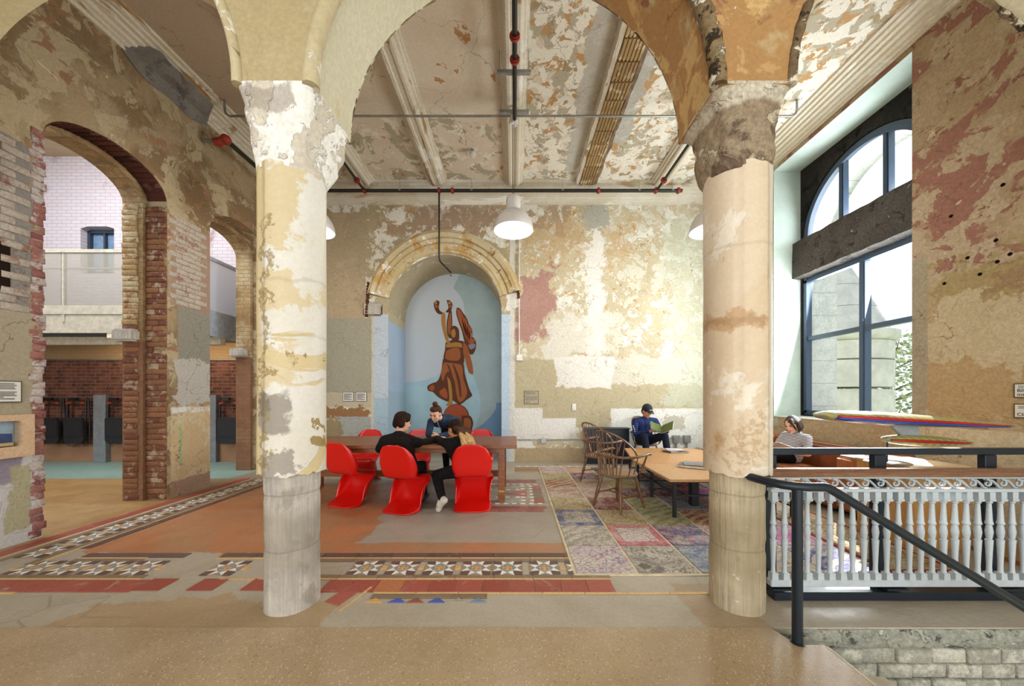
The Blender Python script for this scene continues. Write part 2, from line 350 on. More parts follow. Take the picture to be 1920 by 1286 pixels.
M_shaftR = plaster('shaft_cream', '#d9c4a6', '#d2b893', [('#b98a4c', 1.7, .665, .05, 84, (1, 1, .6)), ('#e3d6c0', 2.4, .6, .03, 85, (1, 1, 1)), ('#a5793f', 8, .69, .03, 86, (1, 1, .5))],
    [('#b98747', dict(x=(1.3, 1.64), z=(1.90, 2.0)), .16, .7, 9), ('#a5793f', dict(x=(1.3, 1.64), z=(1.92, 1.97)), .10, .6, 14), ('#a98347', dict(x=(1.46, 1.58), z=(.98, 1.3)), .5, .6, 14), ('#d8d0be', dict(x=(1.655, 1.9)), .02, .7), ('#7d6440', dict(x=(1.652, 1.659)), .012, .8, 9), ('#a08a68', dict(z=(2.44, 2.446)), .06, .6, 2)], grain=.06, rough=.5, spec=.35, bs=.3)
def stone_shaft(name, a, b, lo):
    m = Mat(name, .9, .2)
    c = m.mix(m.step(m.noise(5, 7, .7, .3, 3), .35, .65), H(a), H(b))
    tool = m.noise(60, 3, .5, 0, 5, st=(1, 1, .05))
    c = m.mix(.38, c, tool, 'OVERLAY')
    c = m.mix(m.math('MULTIPLY', m.band(m.math('ADD', m.axis(2), m.math('MULTIPLY', m.noise(2.5, 5), .3)), .42, .82, .08), .55), c, H(lo))
    for zz in (.42, .79): c = m.mix(m.math('MULTIPLY', m.band(m.math('ADD', m.axis(2), m.math('MULTIPLY', m.noise(3, 3, seed=2), .04)), zz+.012, zz+.022, .006), .4), c, H('#6b6256'))
    c = m.mix(m.step(m.noise(3, 5, .6, 0, 9), .56, .62, 0, .55), c, H(lo))
    c = m.mix(m.step(m.noise(14, 4, .7, 0, 6), .66, .72, 0, .6), c, H('#e4e0d8'))
    m.color(c); m.bump(m.math('ADD', tool, m.math('MULTIPLY', m.noise(12, 5), 1.2)), .6, .01)
    return m.m
M_stoneL = stone_shaft('stone_grey', '#a8a198', '#bdb6aa', '#8c8273')
M_stoneR = stone_shaft('stone_tan', '#ada086', '#bcae92', '#8f8063')
def brickmat(name, cols, mortar, sx=.215, sz=.075, axes='xz', white=None, wth=.5, bumpd=.5):
    m = Mat(name, .9, .2)
    u = m.axis('xyz'.index(axes[0])); v = m.axis('xyz'.index(axes[1]))
    vec = m.node('ShaderNodeCombineXYZ', {0: u, 1: v, 2: 0.0}).outputs[0]
    br = m.node('ShaderNodeTexBrick', {'Vector': vec, 'Color1': (0, 0, 0, 1), 'Color2': (1, 1, 1, 1), 'Mortar': (0, 0, 0, 1), 'Scale': 1.0, 'Mortar Size': .006, 'Mortar Smooth': .3, 'Brick Width': sx, 'Row Height': sz})
    c = m.mix(br.outputs['Color'], H(cols[0]), H(cols[1]))
    c = m.mix(m.step(m.noise(3.0, 6, .7, 0, 2), .45, .6), c, H(cols[2]))
    if white: c = m.mix(m.math('MULTIPLY', m.step(m.noise(1.3, 7, .7, .3, 4), wth-.08, wth+.05), .95), c, H(white))
    c = m.mix(br.outputs['Fac'], c, H(mortar))
    c = m.mix(1, c, m.step(m.noise(30, 4, .7), .3, .7, .8, 1.05), 'MULTIPLY')
    m.color(c); m.bump(m.math('SUBTRACT', m.noise(20, 4), br.outputs['Fac']), bumpd, .012)
    return m
def corridor_brick():
    m = brickmat('brick_corridor', ('#6d4334', '#8a5745', '#553428'), '#6f5d52', white=None)
    base = m.b.inputs['Base Color'].links[0].from_socket
    m2 = m
    z = m.axis(2)
    up = m2.band(m2.math('ADD', z, m2.math('MULTIPLY', m2.noise(2, 4), .1)), 2.9, None, .02)
    wn = m2.step(m2.noise(1.0, 7, .65, .3, 4), .27, .44)
    c = m2.mix(m2.math('MULTIPLY', up, m2.math('MULTIPLY', wn, .82)), base, H('#d9d5dc'))
    warm = m2.band(z, 2.24, 2.62, .02)  # tan brick strip with the warm lamp's light put into its colour
    c = m2.mix(m2.math('MULTIPLY', warm, .7), c, H('#c3a273'))
    low = m2.band(m2.math('ADD', z, m2.math('MULTIPLY', m2.noise(2, 5), .3)), None, .52, .05)
    c = m2.mix(m2.math('MULTIPLY', low, .75), c, H('#b58a66'))
    br = [n for n in m2.t.nodes if n.type == 'TEX_BRICK'][0]
    c = m2.mix(m2.math('MULTIPLY', br.outputs['Fac'], .55), c, H('#8d7f7c'))
    c = m2.mix(m2.math('MULTIPLY', m2.math('MULTIPLY', up, br.outputs['Color']), .14), c, H('#b88a84'))
    m2.color(c); return m2.m
M_corr = corridor_brick()
M_brickface = brickmat('brick_mortar_left', ('#7d5240', '#94654d', '#6d4838'), '#84705f', axes='yz').m
M_jamb = brickmat('brick_mortar_jamb', ('#7d5240', '#94654d', '#6d4838'), '#806a56', axes='xz').m
def single_brick(name, a, b, c, pale, pth):
    m = Mat(name, .9, .2); r = m.rand()
    col = m.mix(r, H(a), H(b))
    r2 = m.math('FRACT', m.math('MULTIPLY', r, 7.31))
    col = m.mix(m.step(r2, .5, .9), col, H(c))
    w = m.step(m.math('ADD', m.noise(6, 6, .7, 0, 3), m.math('MULTIPLY', r2, .14)), pth-.05, pth+.06)
    col = m.mix(w, col, H(pale))
    col = m.mix(1, col, m.step(m.noise(40, 5, .75), .3, .7, .7, 1.1), 'MULTIPLY')
    m.color(col); m.bump(m.noise(26, 6, .7), .7, .012); return m.m
M_bk = single_brick('brick_red', '#80573f', '#976a4c', '#75493a', '#b39a80', .66)
M_bkw = single_brick('brick_whitewashed', '#967062', '#a38171', '#8a5d4e', '#b9aea0', .47)
M_bkt = single_brick('brick_tan', '#a98a5e', '#b79a70', '#9a6f4c', '#c7b48f', .58)
M_bkp = single_brick('brick_purple', '#8d5a58', '#a67468', '#834a44', '#c2b7b2', .58)
M_bkg = single_brick('brick_grey', '#a4a295', '#b0aea2', '#8f9088', '#c9c6b8', .58)
M_darkstone = plaster('stone_dark', '#38322e', '#2a2624', [('#8a8178', 10, .70, .03, 91, (1, 1, 1)), ('#16130f', 4, .6, .05, 92, (1, 1, 1))], grain=.4, bs=.8)
M_beamstone = plaster('stone_beam', '#5d5650', '#4b4540', [('#b4aca2', 16, .68, .02, 93, (1, 1, 1)), ('#39332f', 5, .6, .05, 94, (1, 1, 1))], grain=.4, bs=.9)
M_extstone = brickmat('stone_exterior', ('#c6c6c1', '#d2d1cb', '#bcbcb6'), '#9c9c98', .8, .42, 'yz', bumpd=.3).m
M_reveal = flat('reveal_paint', '#c4d2c9', .8, .2, var=.06, scale=3)
M_terr = Mat('terrazzo', .22, .45)
_c = M_terr.mix(M_terr.step(M_terr.noise(1.3, 4), .35, .65), H('#b39c7c'), H('#a68f70'))
_v = M_terr.voro(95, out='Color'); _d = M_terr.voro(95)
_s = M_terr.axis(0, _v)
_c = M_terr.mix(M_terr.math('MULTIPLY', M_terr.step(_d, .30, .36, 1, 0), M_terr.step(_s, .45, .5)), _c, M_terr.mix(M_terr.axis(1, _v), H('#6d573d'), H('#e0d4bd')))
M_terr.color(_c); M_terr.rough(M_terr.step(M_terr.noise(2, 4), .3, .7, .16, .34)); M_terr = M_terr.m
def floor_mat():
    m = Mat('floor_concrete', .42, .4)
    c = m.mix(m.step(m.noise(1.6, 7, .68, .5, 1), .35, .65), H('#a89d8a'), H('#b5ab9b'))
    def zone(c, hx, x, y, e, am=1, es=2.5, w=.015):
        n = m.math('MULTIPLY', m.math('SUBTRACT', m.noise(es, 7, .65, .2, e*31+am), .5), 2*e)
        k = m.math('MULTIPLY', m.band(m.math('ADD', m.axis(0), n), *x, w), m.band(m.math('ADD', m.axis(1), n), *y, w))
        return m.mix(m.math('MULTIPLY', k, am), c, H(hx) if isinstance(hx, str) else hx)
    orange = m.mix(m.step(m.noise(1.4, 6, .7, .4, 6), .38, .62), H('#b5764c'), H('#a97c58'))
    orange = m.mix(m.step(m.noise(5, 6, .7, .4, 7), .58, .72, 0, .6), orange, H('#b58a6c'))
    c = zone(c, '#a0968a', (-1.9, .6), (3.3, 6.0), .2, .7)
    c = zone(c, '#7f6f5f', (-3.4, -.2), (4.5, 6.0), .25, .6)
    c = zone(c, orange, (-4.08, -1.55), (3.19, 5.7), .22)
    c = zone(c, orange, (-2.0, .6), (3.19, 3.42), .05, .9)
    c = zone(c, '#a88454', (-12, -4.78), (2.2, 6.08), .03, 1)
    c = zone(c, '#b39467', (-12, -4.95), (2.2, 4.6), .35, .6)
    c = zone(c, '#8c7a64', (-5.6, -4.5), (5.0, 6.9), .12, .7)
    c = zone(c, '#8ba79c', (-12, -5.0), (6.08, 7.7), .01, 1)
    c = zone(c, '#a8834b', (-2.9, -1.2), (2.1, 2.46), .25, .55)
    c = zone(c, '#a07a4a', (1.2, 1.8), (2.1, 2.7), .15, .45)
    c = zone(c, '#b0a798', (1.6, 5), (2.0, 2.45), .1, .8)
    c = m.mix(m.step(m.noise(9, 6, .75, .8, 12, st=(.5, 1, 1)), .60, .74, 0, .42), c, H('#d0c6b6'))
    c = m.mix(m.step(m.noise(6, 6, .75, .8, 13), .62, .76, 0, .45), c, H('#6d5c49'))
    dv = m.step(m.voro(1.1, 'DISTANCE_TO_EDGE', seed=3), 0, .008, 1, 0)
    c = m.mix(m.math('MULTIPLY', dv, m.step(m.noise(.8, 3), .5, .6, 0, .4)), c, H('#5f5040'))
    c = m.mix(1, c, m.step(m.noise(45, 4, .7), .3, .7, .88, 1.04), 'MULTIPLY')
    m.color(c); m.rough(m.step(m.noise(3, 5), .3, .7, .30, .55)); m.bump(m.noise(9, 6, .7), .4, .01)
    return m.m
M_floor = floor_mat()
M_rough = plaster('concrete_rough', '#8e9084', '#a19f90', [('#5d5f55', 9, .6, .03, 95, (1, 1, 1)), ('#b9b7a9', 12, .62, .03, 96, (1, 1, 1))], grain=.35, bs=1)
M_white = flat('white_paint', '#e2e0dc', .45)

# ============================================================ FLOOR AND STAIRS
XY = lambda z0: (lambda u, v, w: Vector((u, v, w)))
b = B(); b.box((-3.25, 4.92, -.15), (16.4, 5.50, .30)); b.box((-1.54, 8.3, -.15), (2.6, 1.3, .3))
floor = struct(b.build('floor', M_floor, smooth=0))
b = B(); b.prism([(-6, -4), (1.80, -4), (1.80, 2.015), (1.645, 2.015), (1.595, 2.168), (-6, 2.168)], XY(0), -.16, .003)
landing = struct(b.build('floor.001', M_terr, smooth=0))
b = B(); b.box((1.802, -.9, -.02), (.012, 5.8, .05)); struct(link('trim_1', b.mesh('stair_nosing', flat('nosing', '#d9cfbd', .5), 0)))
for i in range(7):
    b = B(); b.box((1.96+.30*i, .95, -.17*(i+1)-.03), (.34, 2.1, .06)); b.box((1.82+.30*i, .95, -.17*(i+1)+.055), (.03, 2.1, .12))
    o = struct(b.build('floor.%03d' % (i+2), flat('stair_tread', '#cfc5b4', .5), smooth=0))
# stairwell wall below the ledge: rough concrete lip, then painted blocks
b = B()
rows = []
for j in range(9):
    z = -.01-.012*j*1.25; rows.append([Vector((1.55+.035*i, 2.165-.016*math.sin(j/8*PI)-.012*mn.noise(Vector((i*.5, j*.9, 3))), z - (.02*mn.noise(Vector((i*.35, 0, 0))) if j == 8 else 0))) for i in range(170)])
b.grid(rows); struct(b.build('trim_2', M_rough))
wl = struct(B().box((4.3, 2.24, -1.15), (5.6, .12, 1.95)).build('wall_stairwell', M_rough, smooth=0))
def brick_meshes(tagname, mat, L, D, Hh, n=5, jit=.005, bev=.006):
    out = []
    for k in range(n):
        bb = B(); bb.box((0, 0, 0), (L, D, Hh))
        for v in bb.bm.verts: v.co += Vector((random.uniform(-jit, jit), random.uniform(-jit, jit)*.8, random.uniform(-jit, jit)*.6))
        bb.bevel(bev); out.append(bb.mesh('%s_%d' % (tagname, k), mat, 60))
    return out
bk = brick_meshes('block', M_bkg, .205, .05, .086)
for r in range(9):
    for i in range(18):
        if r > 4 and i > 9: continue
        link('brick', random.choice(bk), wl, (1.62+.215*i+(.1 if r % 2 else 0), 2.172+random.uniform(-.006, .006), -.165-.096*r))

# the hall behind the camera: side walls and ceiling
M_hall = flat('hall_plaster', '#c9bda5', .85, .2, var=.06, scale=2)
struct(B().box((0, -.95, 6.35), (12.4, 6.3, .1)).build('ceiling.002', M_hall, smooth=0))
for s_, n_ in ((-1, 'wall_hall_left'), (1, 'wall_hall_right')): struct(B().box((s_*6.1, -.95, 2.2), (.2, 6.3, 8.4)).build(n_, M_hall, smooth=0))

# ============================================================ LEFT WALL WITH TWO BRICK ARCHES
def opening(y0, y1, zs, rise, n=24):
    c = (y0+y1)/2; r = (y1-y0)/2
    return [(y1, -.0)] + arc(c, zs, r, rise, 0, 180, n) + [(y0, -.0)]
def left_wall(x0, x1, o1, o2, mat, name):
    pts = [(7.65, 0), (7.65, ZC), (2.0, ZC), (2.0, 0)]
    seq = [(2.0, 0)] + opening(*o1)[::-1] + opening(*o2)[::-1] + [(7.65, 0), (7.65, ZC), (2.0, ZC)]
    bb = B(); bb.prism(seq, lambda u, v, w: Vector((w, u, v)), x0, x1)
    return struct(bb.build(name, mat, smooth=0))
M_leftx = M_left
wall_left = left_wall(-XW, -5.14, (3.57, 4.85, 4.15, .38), (5.53, 6.80, 4.15, .38), M_left, 'wall_left')
M_inner = brickmat('brick_tan_course', ('#9c8058', '#b1946a', '#8d6e4a'), '#8a765a', axes='xz', white='#bba986', wth=.56)
_c = M_inner.b.inputs['Base Color'].links[0].from_socket
M_inner.color(M_inner.mix(M_inner.math('MULTIPLY', M_inner.step(M_inner.axis(2), 2.18, 2.22, 1, 0), .8), _c, H('#7d5641'))); M_inner = M_inner.m
wall_left_in = left_wall(-5.14, -5.42, (3.63, 4.79, 4.12, .33), (5.59, 6.74, 4.12, .33), M_inner, 'wall_left.001')
bk = brick_meshes('jamb_brick', M_bk, .195, .05, .0695); bk2 = brick_meshes('jamb_half', M_bk, .095, .05, .0695, 3); bkt = brick_meshes('tan_brick', M_bkt, .2, .05, .0695)
bkwm = brick_meshes('face_brick', M_bkw, .202, .03, .0695); bkp = brick_meshes('edge_brick', M_bkp, .10, .03, .0705, 5, .007)
CH = .0755
# back jamb of the near arch (faces the camera)
for r in range(54):
    z = .05+CH*r
    if z > 4.12: break
    prot = random.uniform(-.006, .008)
    hole = (2.02 < z < 2.12) or (1.83 < z < 1.9)
    if r % 2:
        if not hole: link('brick', random.choice(bk), wall_left, (-4.965, 4.85-prot, z))
        link('brick', random.choice(bk2), wall_left, (-5.10, 4.85+prot, z))
    else:
        link('brick', random.choice(bk2), wall_left, (-4.913, 4.85-prot, z))
        if not hole: link('brick', random.choice(bk), wall_left, (-5.055, 4.85+prot, z))
    link('brick', random.choice(bkt if z > 2.4 else bk), wall_left_in, (-5.30+random.uniform(-.012, .012), 4.79 if z > 2.4 else 4.80+prot, z))
for z0, yy in ((2.28, 4.80), (2.28, 6.74)):   # corbel stones
    bb = B(); bb.box((-5.33, yy-.03, z0), (.30, .16, .17)); bb.bevel(.025, 2)
    bb.build('corbel', M_stoneL, wall_left_in)
# brick edge of the near pier and the bricks laid bare beside it
for r in range(56):
    z = .05+CH*r
    if z > 4.2: break
    link('brick', random.choice(bkp), wall_left, (-XW-.006+random.uniform(-.006, .006), 3.525+(.012 if r % 3 else -.004)+random.uniform(-.008, .008), z), (0, 0, PI/2))
for r in range(22):
    z = 2.31+CH*r
    for i in range(3):
        y = 3.372-.205*i - (.1 if r % 2 else 0)
        if y < 3.05 or (3.20 < y < 3.34 and 2.42 < z < 2.92): continue
        link('brick', random.choice(bkwm), wall_left, (-XW-.004+random.uniform(-.004, .003), y, z), (0, 0, PI/2))
# bare bricks on the face between the arches
for r in range(17):
    z = 2.80+CH*r
    for i in range(3):
        y = 5.07+.2*i - (.1 if r % 2 else 0)
        if y > 5.47: continue
        link('brick', random.choice(bkwm), wall_left, (-XW-.010+random.uniform(-.003, .003), y, z), (0, 0, PI/2))
# voussoirs of the near arch soffit
vb = brick_meshes('voussoir', single_brick('brick_dark', '#4d2a22', '#5f352a', '#3d211b', '#6d4a3c', .72), .26, .03, .066)
for i in range(1, 24):
    a = math.radians(180*i/24)
    link('brick', random.choice(vb), wall_left_in, (-5.0, 4.21+.64*math.cos(a), 4.15+.375*math.sin(a)), (0, 0, 0)).rotation_euler = (math.atan2(math.sin(a)*.64, math.cos(a)*.38), 0, 0)
# dark panel on the near pier, coloured as the shade inside a broken hole
b = B(); b.box((-XW+.003, 3.27, 2.67), (.012, .13, .48)); b.build('recess_shade', flat('hole_shade', '#241a14', .95, .1), wall_left)

# ============================================================ BACK WALL WITH NICHE
out = [(-XW-.5, 0), (-2.79, 0)] + arc(-1.54, 3.31, 1.25, 1.25, 180, 0, 40) + [(-.29, 0), (XW+.5, 0), (XW+.5, ZC), (-XW-.5, ZC)]
b = B(); b.prism(out, lambda u, v, w: Vector((u, w, v)), YB, 8.84)
for f in b.bm.faces:
    f.normal_update(); c = f.calc_center_median()
    if abs(f.normal.y) < .5 and c.x < -.2 and c.x > -2.85 and c.z < 4.6 and c.y > 7.7 and c.z > .01: f.material_index = 1 if c.z < 3.3 else 2
M_nicheblue = plaster('niche_blue', '#a9c3dd', '#a5bfd9', [], [('#9fbccd', dict(z=(-.1, 1.55)), .12, .9, .7), ('#c7b88f', dict(z=(3.12, 5), y=(7.6, 9)), .1, 1, 3)], grain=.05, rough=.7, bs=.15)
M_vault = plaster('niche_vault', '#c2b189', '#b5a47f', [('#d6c9a9', 2.2, .6, .03, 64, (1, 1, 1))], [], grain=.12)
wall_back = struct(b.build('wall_back', [M_back, M_nicheblue, M_vault], smooth=20))
wn = struct(B().box((-1.54, 8.90, 2.4), (2.7, .12, 4.8)).build('wall_niche', flat('niche_grey', '#b9c2cb', .75, .2, var=.02, scale=1), smooth=0))
# archivolt
prof = [(1.25, .0), (1.25, .035), (1.31, .035), (1.325, .055), (1.43, .055), (1.445, .03), (1.46, .075), (1.53, .085), (1.55, .06), (1.565, .11), (1.64, .13), (1.69, .10), (1.70, .06), (1.735, .05), (1.735, 0)]
b = B(); rows = []
for i in range(61):
    a = math.radians(14+(168-14)*i/60)
    rows.append([Vector((-1.54+r*math.cos(a), YB-p-(.006*mn.noise(Vector((i*.4, r*9, 0)))), 3.33+r*1.02*math.sin(a))) for r, p in prof])
b.grid(rows); bmesh.ops.holes_fill(b.bm, edges=b.bm.edges)
struct(b.build('trim_3', M_archi, smooth=30))
# broken brick ends left and right of the archivolt
M_bkdark = single_brick('brick_edge_dark', '#5b2f26', '#6d3b2e', '#4a2620', '#8d5a48', .74)
t4 = struct(B().box((-3.13, YB-.01, 3.36), (.42, .06, .30)).bevel(.03, 2).build('trim_4', M_stoneL))
for i in range(12):
    link('brick', brick_meshes('shard', M_bkdark, .06, .05, .06, 1)[0], t4, (-3.26+.004*i, YB-.02, 3.50+.064*i-.28)).rotation_euler.y = -.06*i
for i in range(10):
    link('brick', brick_meshes('shard', M_bkdark, .06, .05, .06, 1)[0], t4, (.085+.0*i-.004*i*i*.6, YB-.02, 3.62+.064*i))

# ============================================================ CORRIDOR
wc = struct(B().prism([[(-11.2, 0), (-5.36, 0), (-5.36, 7), (-11.2, 7)], [(-9.58, 4.15), (-8.84, 4.15), (-8.84, 5.14), (-9.0, 5.19), (-9.42, 5.19), (-9.58, 5.14)]], lambda u, v, w: Vector((u, w, v)), YB, YB+.35).build('wall_corridor', M_corr, smooth=0))
struct(B().box((-11.1, 4.9, 3.4), (.2, 5.6, 6.8)).build('wall_corridor_end', M_corr, smooth=0))
M_corrceil = flat('corridor_ceiling_paint', '#b8a483', .8, var=.05, scale=2)
struct(B().box((-8.3, 6.2, 6.78), (5.8, 3.0, .1)).build('ceiling.001', M_corrceil, smooth=0))
struct(B().box((-6.9, 6.1, 6.66), (.35, 3.0, .14)).build('trim_5', flat('corridor_beam', '#c9b48e', .8), smooth=0))
wd = struct(thing('window_3', None, None, (-9.21, YB+.16, 4.65)))
M_frame = flat('steel_dark', '#2f3a48', .45, .4)
M_glass = Mat('window_glass', .02, .5)
_tr = M_glass.node('ShaderNodeBsdfTransparent', {0: (.96, .98, 1, 1)}); _gl = M_glass.node('ShaderNodeBsdfGlossy', {'Roughness': .02})
_fc = M_glass.node('ShaderNodeLayerWeight', {'Blend': .5}).outputs['Facing']
_bk = M_glass.node('ShaderNodeNewGeometry').outputs['Backfacing']
_fr = M_glass.math('MULTIPLY', M_glass.math('ADD', M_glass.math('MULTIPLY', M_glass.math('POWER', _fc, 5), .8), .03), M_glass.math('SUBTRACT', 1, _bk))
_mx = M_glass.node('ShaderNodeMixShader', {0: _fr, 1: _tr.outputs[0], 2: _gl.outputs[0]})
M_glass.t.links.new(_mx.outputs[0], M_glass.t.nodes['Material Output'].inputs[0]); M_glass = M_glass.m
b = B(); b.box((-.34, 0, 0), (.06, .08, .98)); b.box((.34, 0, 0), (.06, .08, .98)); b.box((0, 0, .48), (.7, .08, .07)); b.box((0, 0, -.46), (.7, .08, .07)); b.box((0, 0, 0), (.04, .06, .95)); b.build('window_frame', M_frame, wd)
B().box((0, .03, 0), (.68, .008, .96)).build('pane', flat('glass_dull', '#6f8aa6', .1, .6), wd, smooth=0)
wd2 = copy_thing(wd, (-10.55, YB+.16, 4.65)); struct(wd2)
# mezzanine bridge with perforated guard
M_perf = Mat('perforated_steel', .5, .4, .2)
_k = M_perf.step(M_perf.voro(60, v=M_perf.obj, rnd=0), .34, .40)
_t = M_perf.node('ShaderNodeBsdfTransparent'); M_perf.color(H('#a7a294'))
_mx = M_perf.node('ShaderNodeMixShader', {0: M_perf.math('ADD', M_perf.math('MULTIPLY', _k, .30), .22), 1: _t.outputs[0], 2: M_perf.b.outputs[0]})
M_perf.t.links.new(_mx.outputs[0], M_perf.t.nodes['Material Output'].inputs[0]); M_perf = M_perf.m; M_perf_lit = M_perf.copy(); M_perf_lit.node_tree.nodes['Principled BSDF'].inputs['Base Color'].default_value = H('#dde8f4')  # paler blue copy for the side guard: daylight put into its colour
M_steelL = flat('steel_pale', '#b3ac9a', .5, .4); M_steel_daylit = flat('steel_bluegrey', '#b4c2d2', .5, .4)  # second steel carries bluish daylight in its colour, for the side guard parts
br = thing('mezzanine_bridge', 'mezzanine bridge with pale perforated guard seen through the brick arches', 'bridge', (-8.5, 7.0, 2.6))
def bchild(n, m, c, s): return B().box(Vector(c)-Vector((-8.5, 7.0, 2.6)), s).build(n, m, br, smooth=0)
bchild('deck', flat('deck_underside', '#59616b', .8), (-8.5, 7.0, 2.68), (5.28, 1.25, .12))
bchild('edge_fascia', M_steelL, (-8.5, 6.35, 2.78), (5.3, .02, .36)); bchild('side_fascia', M_steel_daylit, (-5.845, 6.99, 2.78), (.02, 1.27, .36))
for i in range(5):
    bchild('guard_panel', M_perf, (-6.50-1.17*i, 6.33, 3.5), (1.12, .012, 1.12))
    bchild('guard_post', M_steelL, (-5.9-1.17*i, 6.345, 3.45), (.045, .04, 1.3))
bchild('guard_panel', M_perf_lit, (-5.85, 7.0, 3.5), (.012, 1.2, 1.12)); bchild('kick_plate', M_steel_daylit, (-5.84, 6.99, 3.02), (.008, 1.2, .16)); bchild('kick_plate', M_steelL, (-8.5, 6.325, 3.02), (5.2, .008, .16))
bchild('guard_rail', M_steelL, (-8.5, 6.34, 4.09), (5.3, .06, .06)); bchild('guard_rail', M_steelL, (-8.5, 6.345, 3.78), (5.3, .03, .03)); bchild('guard_rail', M_steel_daylit, (-5.85, 6.99, 4.09), (.06, 1.27, .06))
bchild('beam', flat('steel_cream', '#d8ceb6', .6), (-8.5, 6.95, 2.55), (5.3, .12, .16)); bchild('beam', flat('steel_cream', '#d8ceb6', .6), (-7.4, 6.95, 2.57), (.14, 1.2, .12))
b = B(); b.tube([(-10.6, YB-.03, 2.24), (-5.5, YB-.03, 2.24)], .014); tag(b.build('conduit', flat('galvanised', '#9aa0a4', .4, .5, .6)), 'thin steel conduit along the corridor brick above the folding chairs', 'conduit')
b = B(); b.tube([(-7.0, 7.2, 6.7), (-7.0, 7.2, 4.55)], .018); b.cyl((-7.0, 7.2, 4.70), (-7.0, 7.2, 4.35), .05); tag(b.build('hanging_rod', flat('galvanised2', '#a29b92', .5, .4, .3)), 'thin vertical rod hanging from the corridor ceiling in front of the white brick', 'rod')

# ============================================================ RIGHT WALL AND WINDOW
b = B(); b.prism([[(2.0, 0), (7.65, 0), (7.65, ZC), (2.0, ZC)], [(4.24, 1.06), (6.5, 1.06), (6.5, 5.66), (4.24, 5.66)]], lambda u, v, w: Vector((w, u, v)), XW, 5.36)
for f in b.bm.faces:
    f.normal_update(); c = f.calc_center_median()
    if abs(f.normal.x) < .5 and 4.2 < c.y < 6.6 and 1.0 < c.z < 5.7: f.material_index = 1
wall_right = struct(b.build('wall_right', [M_right, M_reveal], smooth=0))
for y_, z_ in ((3.92, 2.72), (3.72, 2.93), (3.50, 3.02), (3.49, 2.80), (3.62, 2.72), (3.40, 2.84), (3.86, 3.45), (3.45, 3.55)):
    q = B(); q.lathe([(.018, 0), (.018, .004), (.010, .004), (.008, .001)], seg=10); q.bm.transform(Matrix.Translation((XW+.001, y_, z_)) @ Matrix.Rotation(-PI/2, 4, 'Y')); q.build('drill_hole_shade', flat('hole_shade', '#241a14', .95, .1), wall_right)  # dark discs, coloured as the shade inside drilled holes
def arched(y0, y1, z0, zs, n=28): return [(y0, z0), (y1, z0)] + arc((y0+y1)/2, zs, (y1-y0)/2, (y1-y0)/2, 0, 180, n)
FX = lambda u, v, w: Vector((w, u, v))
struct(B().prism([[(4.0, .8), (6.75, .8), (6.75, 5.95), (4.0, 5.95)], arched(4.27, 6.47, 1.10, 4.35)], FX, 5.361, 5.50).build('wall_window', M_darkstone, smooth=30))
struct(B().prism([[(3.0, -1), (7.9, -1), (7.9, 7.2), (3.0, 7.2)], arched(4.33, 6.43, 1.06, 4.33)], FX, 5.50, 5.98).build('wall_exterior', M_extstone, smooth=30))
b = B(); rows = []
for i in range(41):
    y = 4.2+2.38*i/40
    ring = [(5.20, 3.64), (5.20, 3.97), (5.21, 4.29), (5.36, 4.31), (5.5, 4.31), (5.5, 3.62), (5.36, 3.62)]
    rows.append([Vector((x+.012*mn.noise(Vector((y*6, z*7, 0))), y, z+.018*mn.noise(Vector((y*5, x*9, z*3))))) for x, z in ring])
b.grid(rows, True); struct(b.build('trim_6', M_beamstone))
M_wf = flat('window_frame_blue', '#34465c', .4, .5, var=.05)
w1 = struct(thing('window_1', None, None, (5.42, 5.37, 1.1))); w2 = struct(thing('window_2', None, None, (5.42, 5.37, 4.3)))
def wpart(n, w, m, base, f): 
    bb = B(); f(bb)
    o = bb.build(n, m, w); o.location = -Vector(base); return o
b1 = (5.42, 5.37, 1.1); b2 = (5.42, 5.37, 4.3)
def fr1(bb):
    for y in (4.31, 6.43): bb.box((5.43, y, 2.36), (.10, .08, 2.54)); bb.box((5.39, y+(.03 if y < 5 else -.03), 2.36), (.05, .05, 2.5))
    for z in (1.13, 3.58): bb.box((5.43, 5.37, z), (.10, 2.2, .08)); bb.box((5.39, 5.37, z+(.03 if z < 2 else -.03)), (.05, 2.1, .05))
wpart('window_frame', w1, M_wf, b1, fr1)
wpart('mullion', w1, M_wf, b1, lambda q: (q.box((5.43, 5.37, 2.36), (.10, .09, 2.46)), q.box((5.385, 5.37, 2.36), (.03, .05, 2.4))))
wpart('transom', w1, M_wf, b1, lambda q: q.box((5.425, 5.37, 2.5), (.085, 2.1, .07)))
for y in (4.84, 5.9):
    for z, h in ((1.82, 1.3), (3.04, 1.0)): wpart('pane', w1, M_glass, b1, lambda q: q.box((5.44, y, z), (.012, 1.0, h)))
def fr2(bb):
    o = arc(5.37, 4.35, 1.09, 1.09, 0, 180, 40); i = arc(5.37, 4.35, 1.01, 1.01, 180, 0, 40)
    bb.prism(o+i, FX, 5.38, 5.48); o = arc(5.37, 4.35, 1.03, 1.03, 0, 180, 40); i = arc(5.37, 4.35, .97, .97, 180, 0, 40); bb.prism(o+i, FX, 5.36, 5.40)
    bb.box((5.43, 5.37, 4.33), (.1, 2.1, .06))
wpart('window_frame', w2, M_wf, b2, fr2)
for y in (5.03, 5.72): wpart('mullion', w2, M_wf, b2, lambda q: (q.box((5.43, y, 4.83), (.09, .08, .98)), q.box((5.385, y, 4.83), (.03, .045, .97))))
gl = arc(5.37, 4.35, 1.0, 1.0, 0, 180, 40)
def cut(lo, hi): return [(lo, 4.36)] + [(hi, 4.36)] + [(y, z) for y, z in [(hi-(hi-lo)*k/12, 4.35+math.sqrt(max(0, 1-(hi-(hi-lo)*k/12-5.37)**2))) for k in range(13)]]
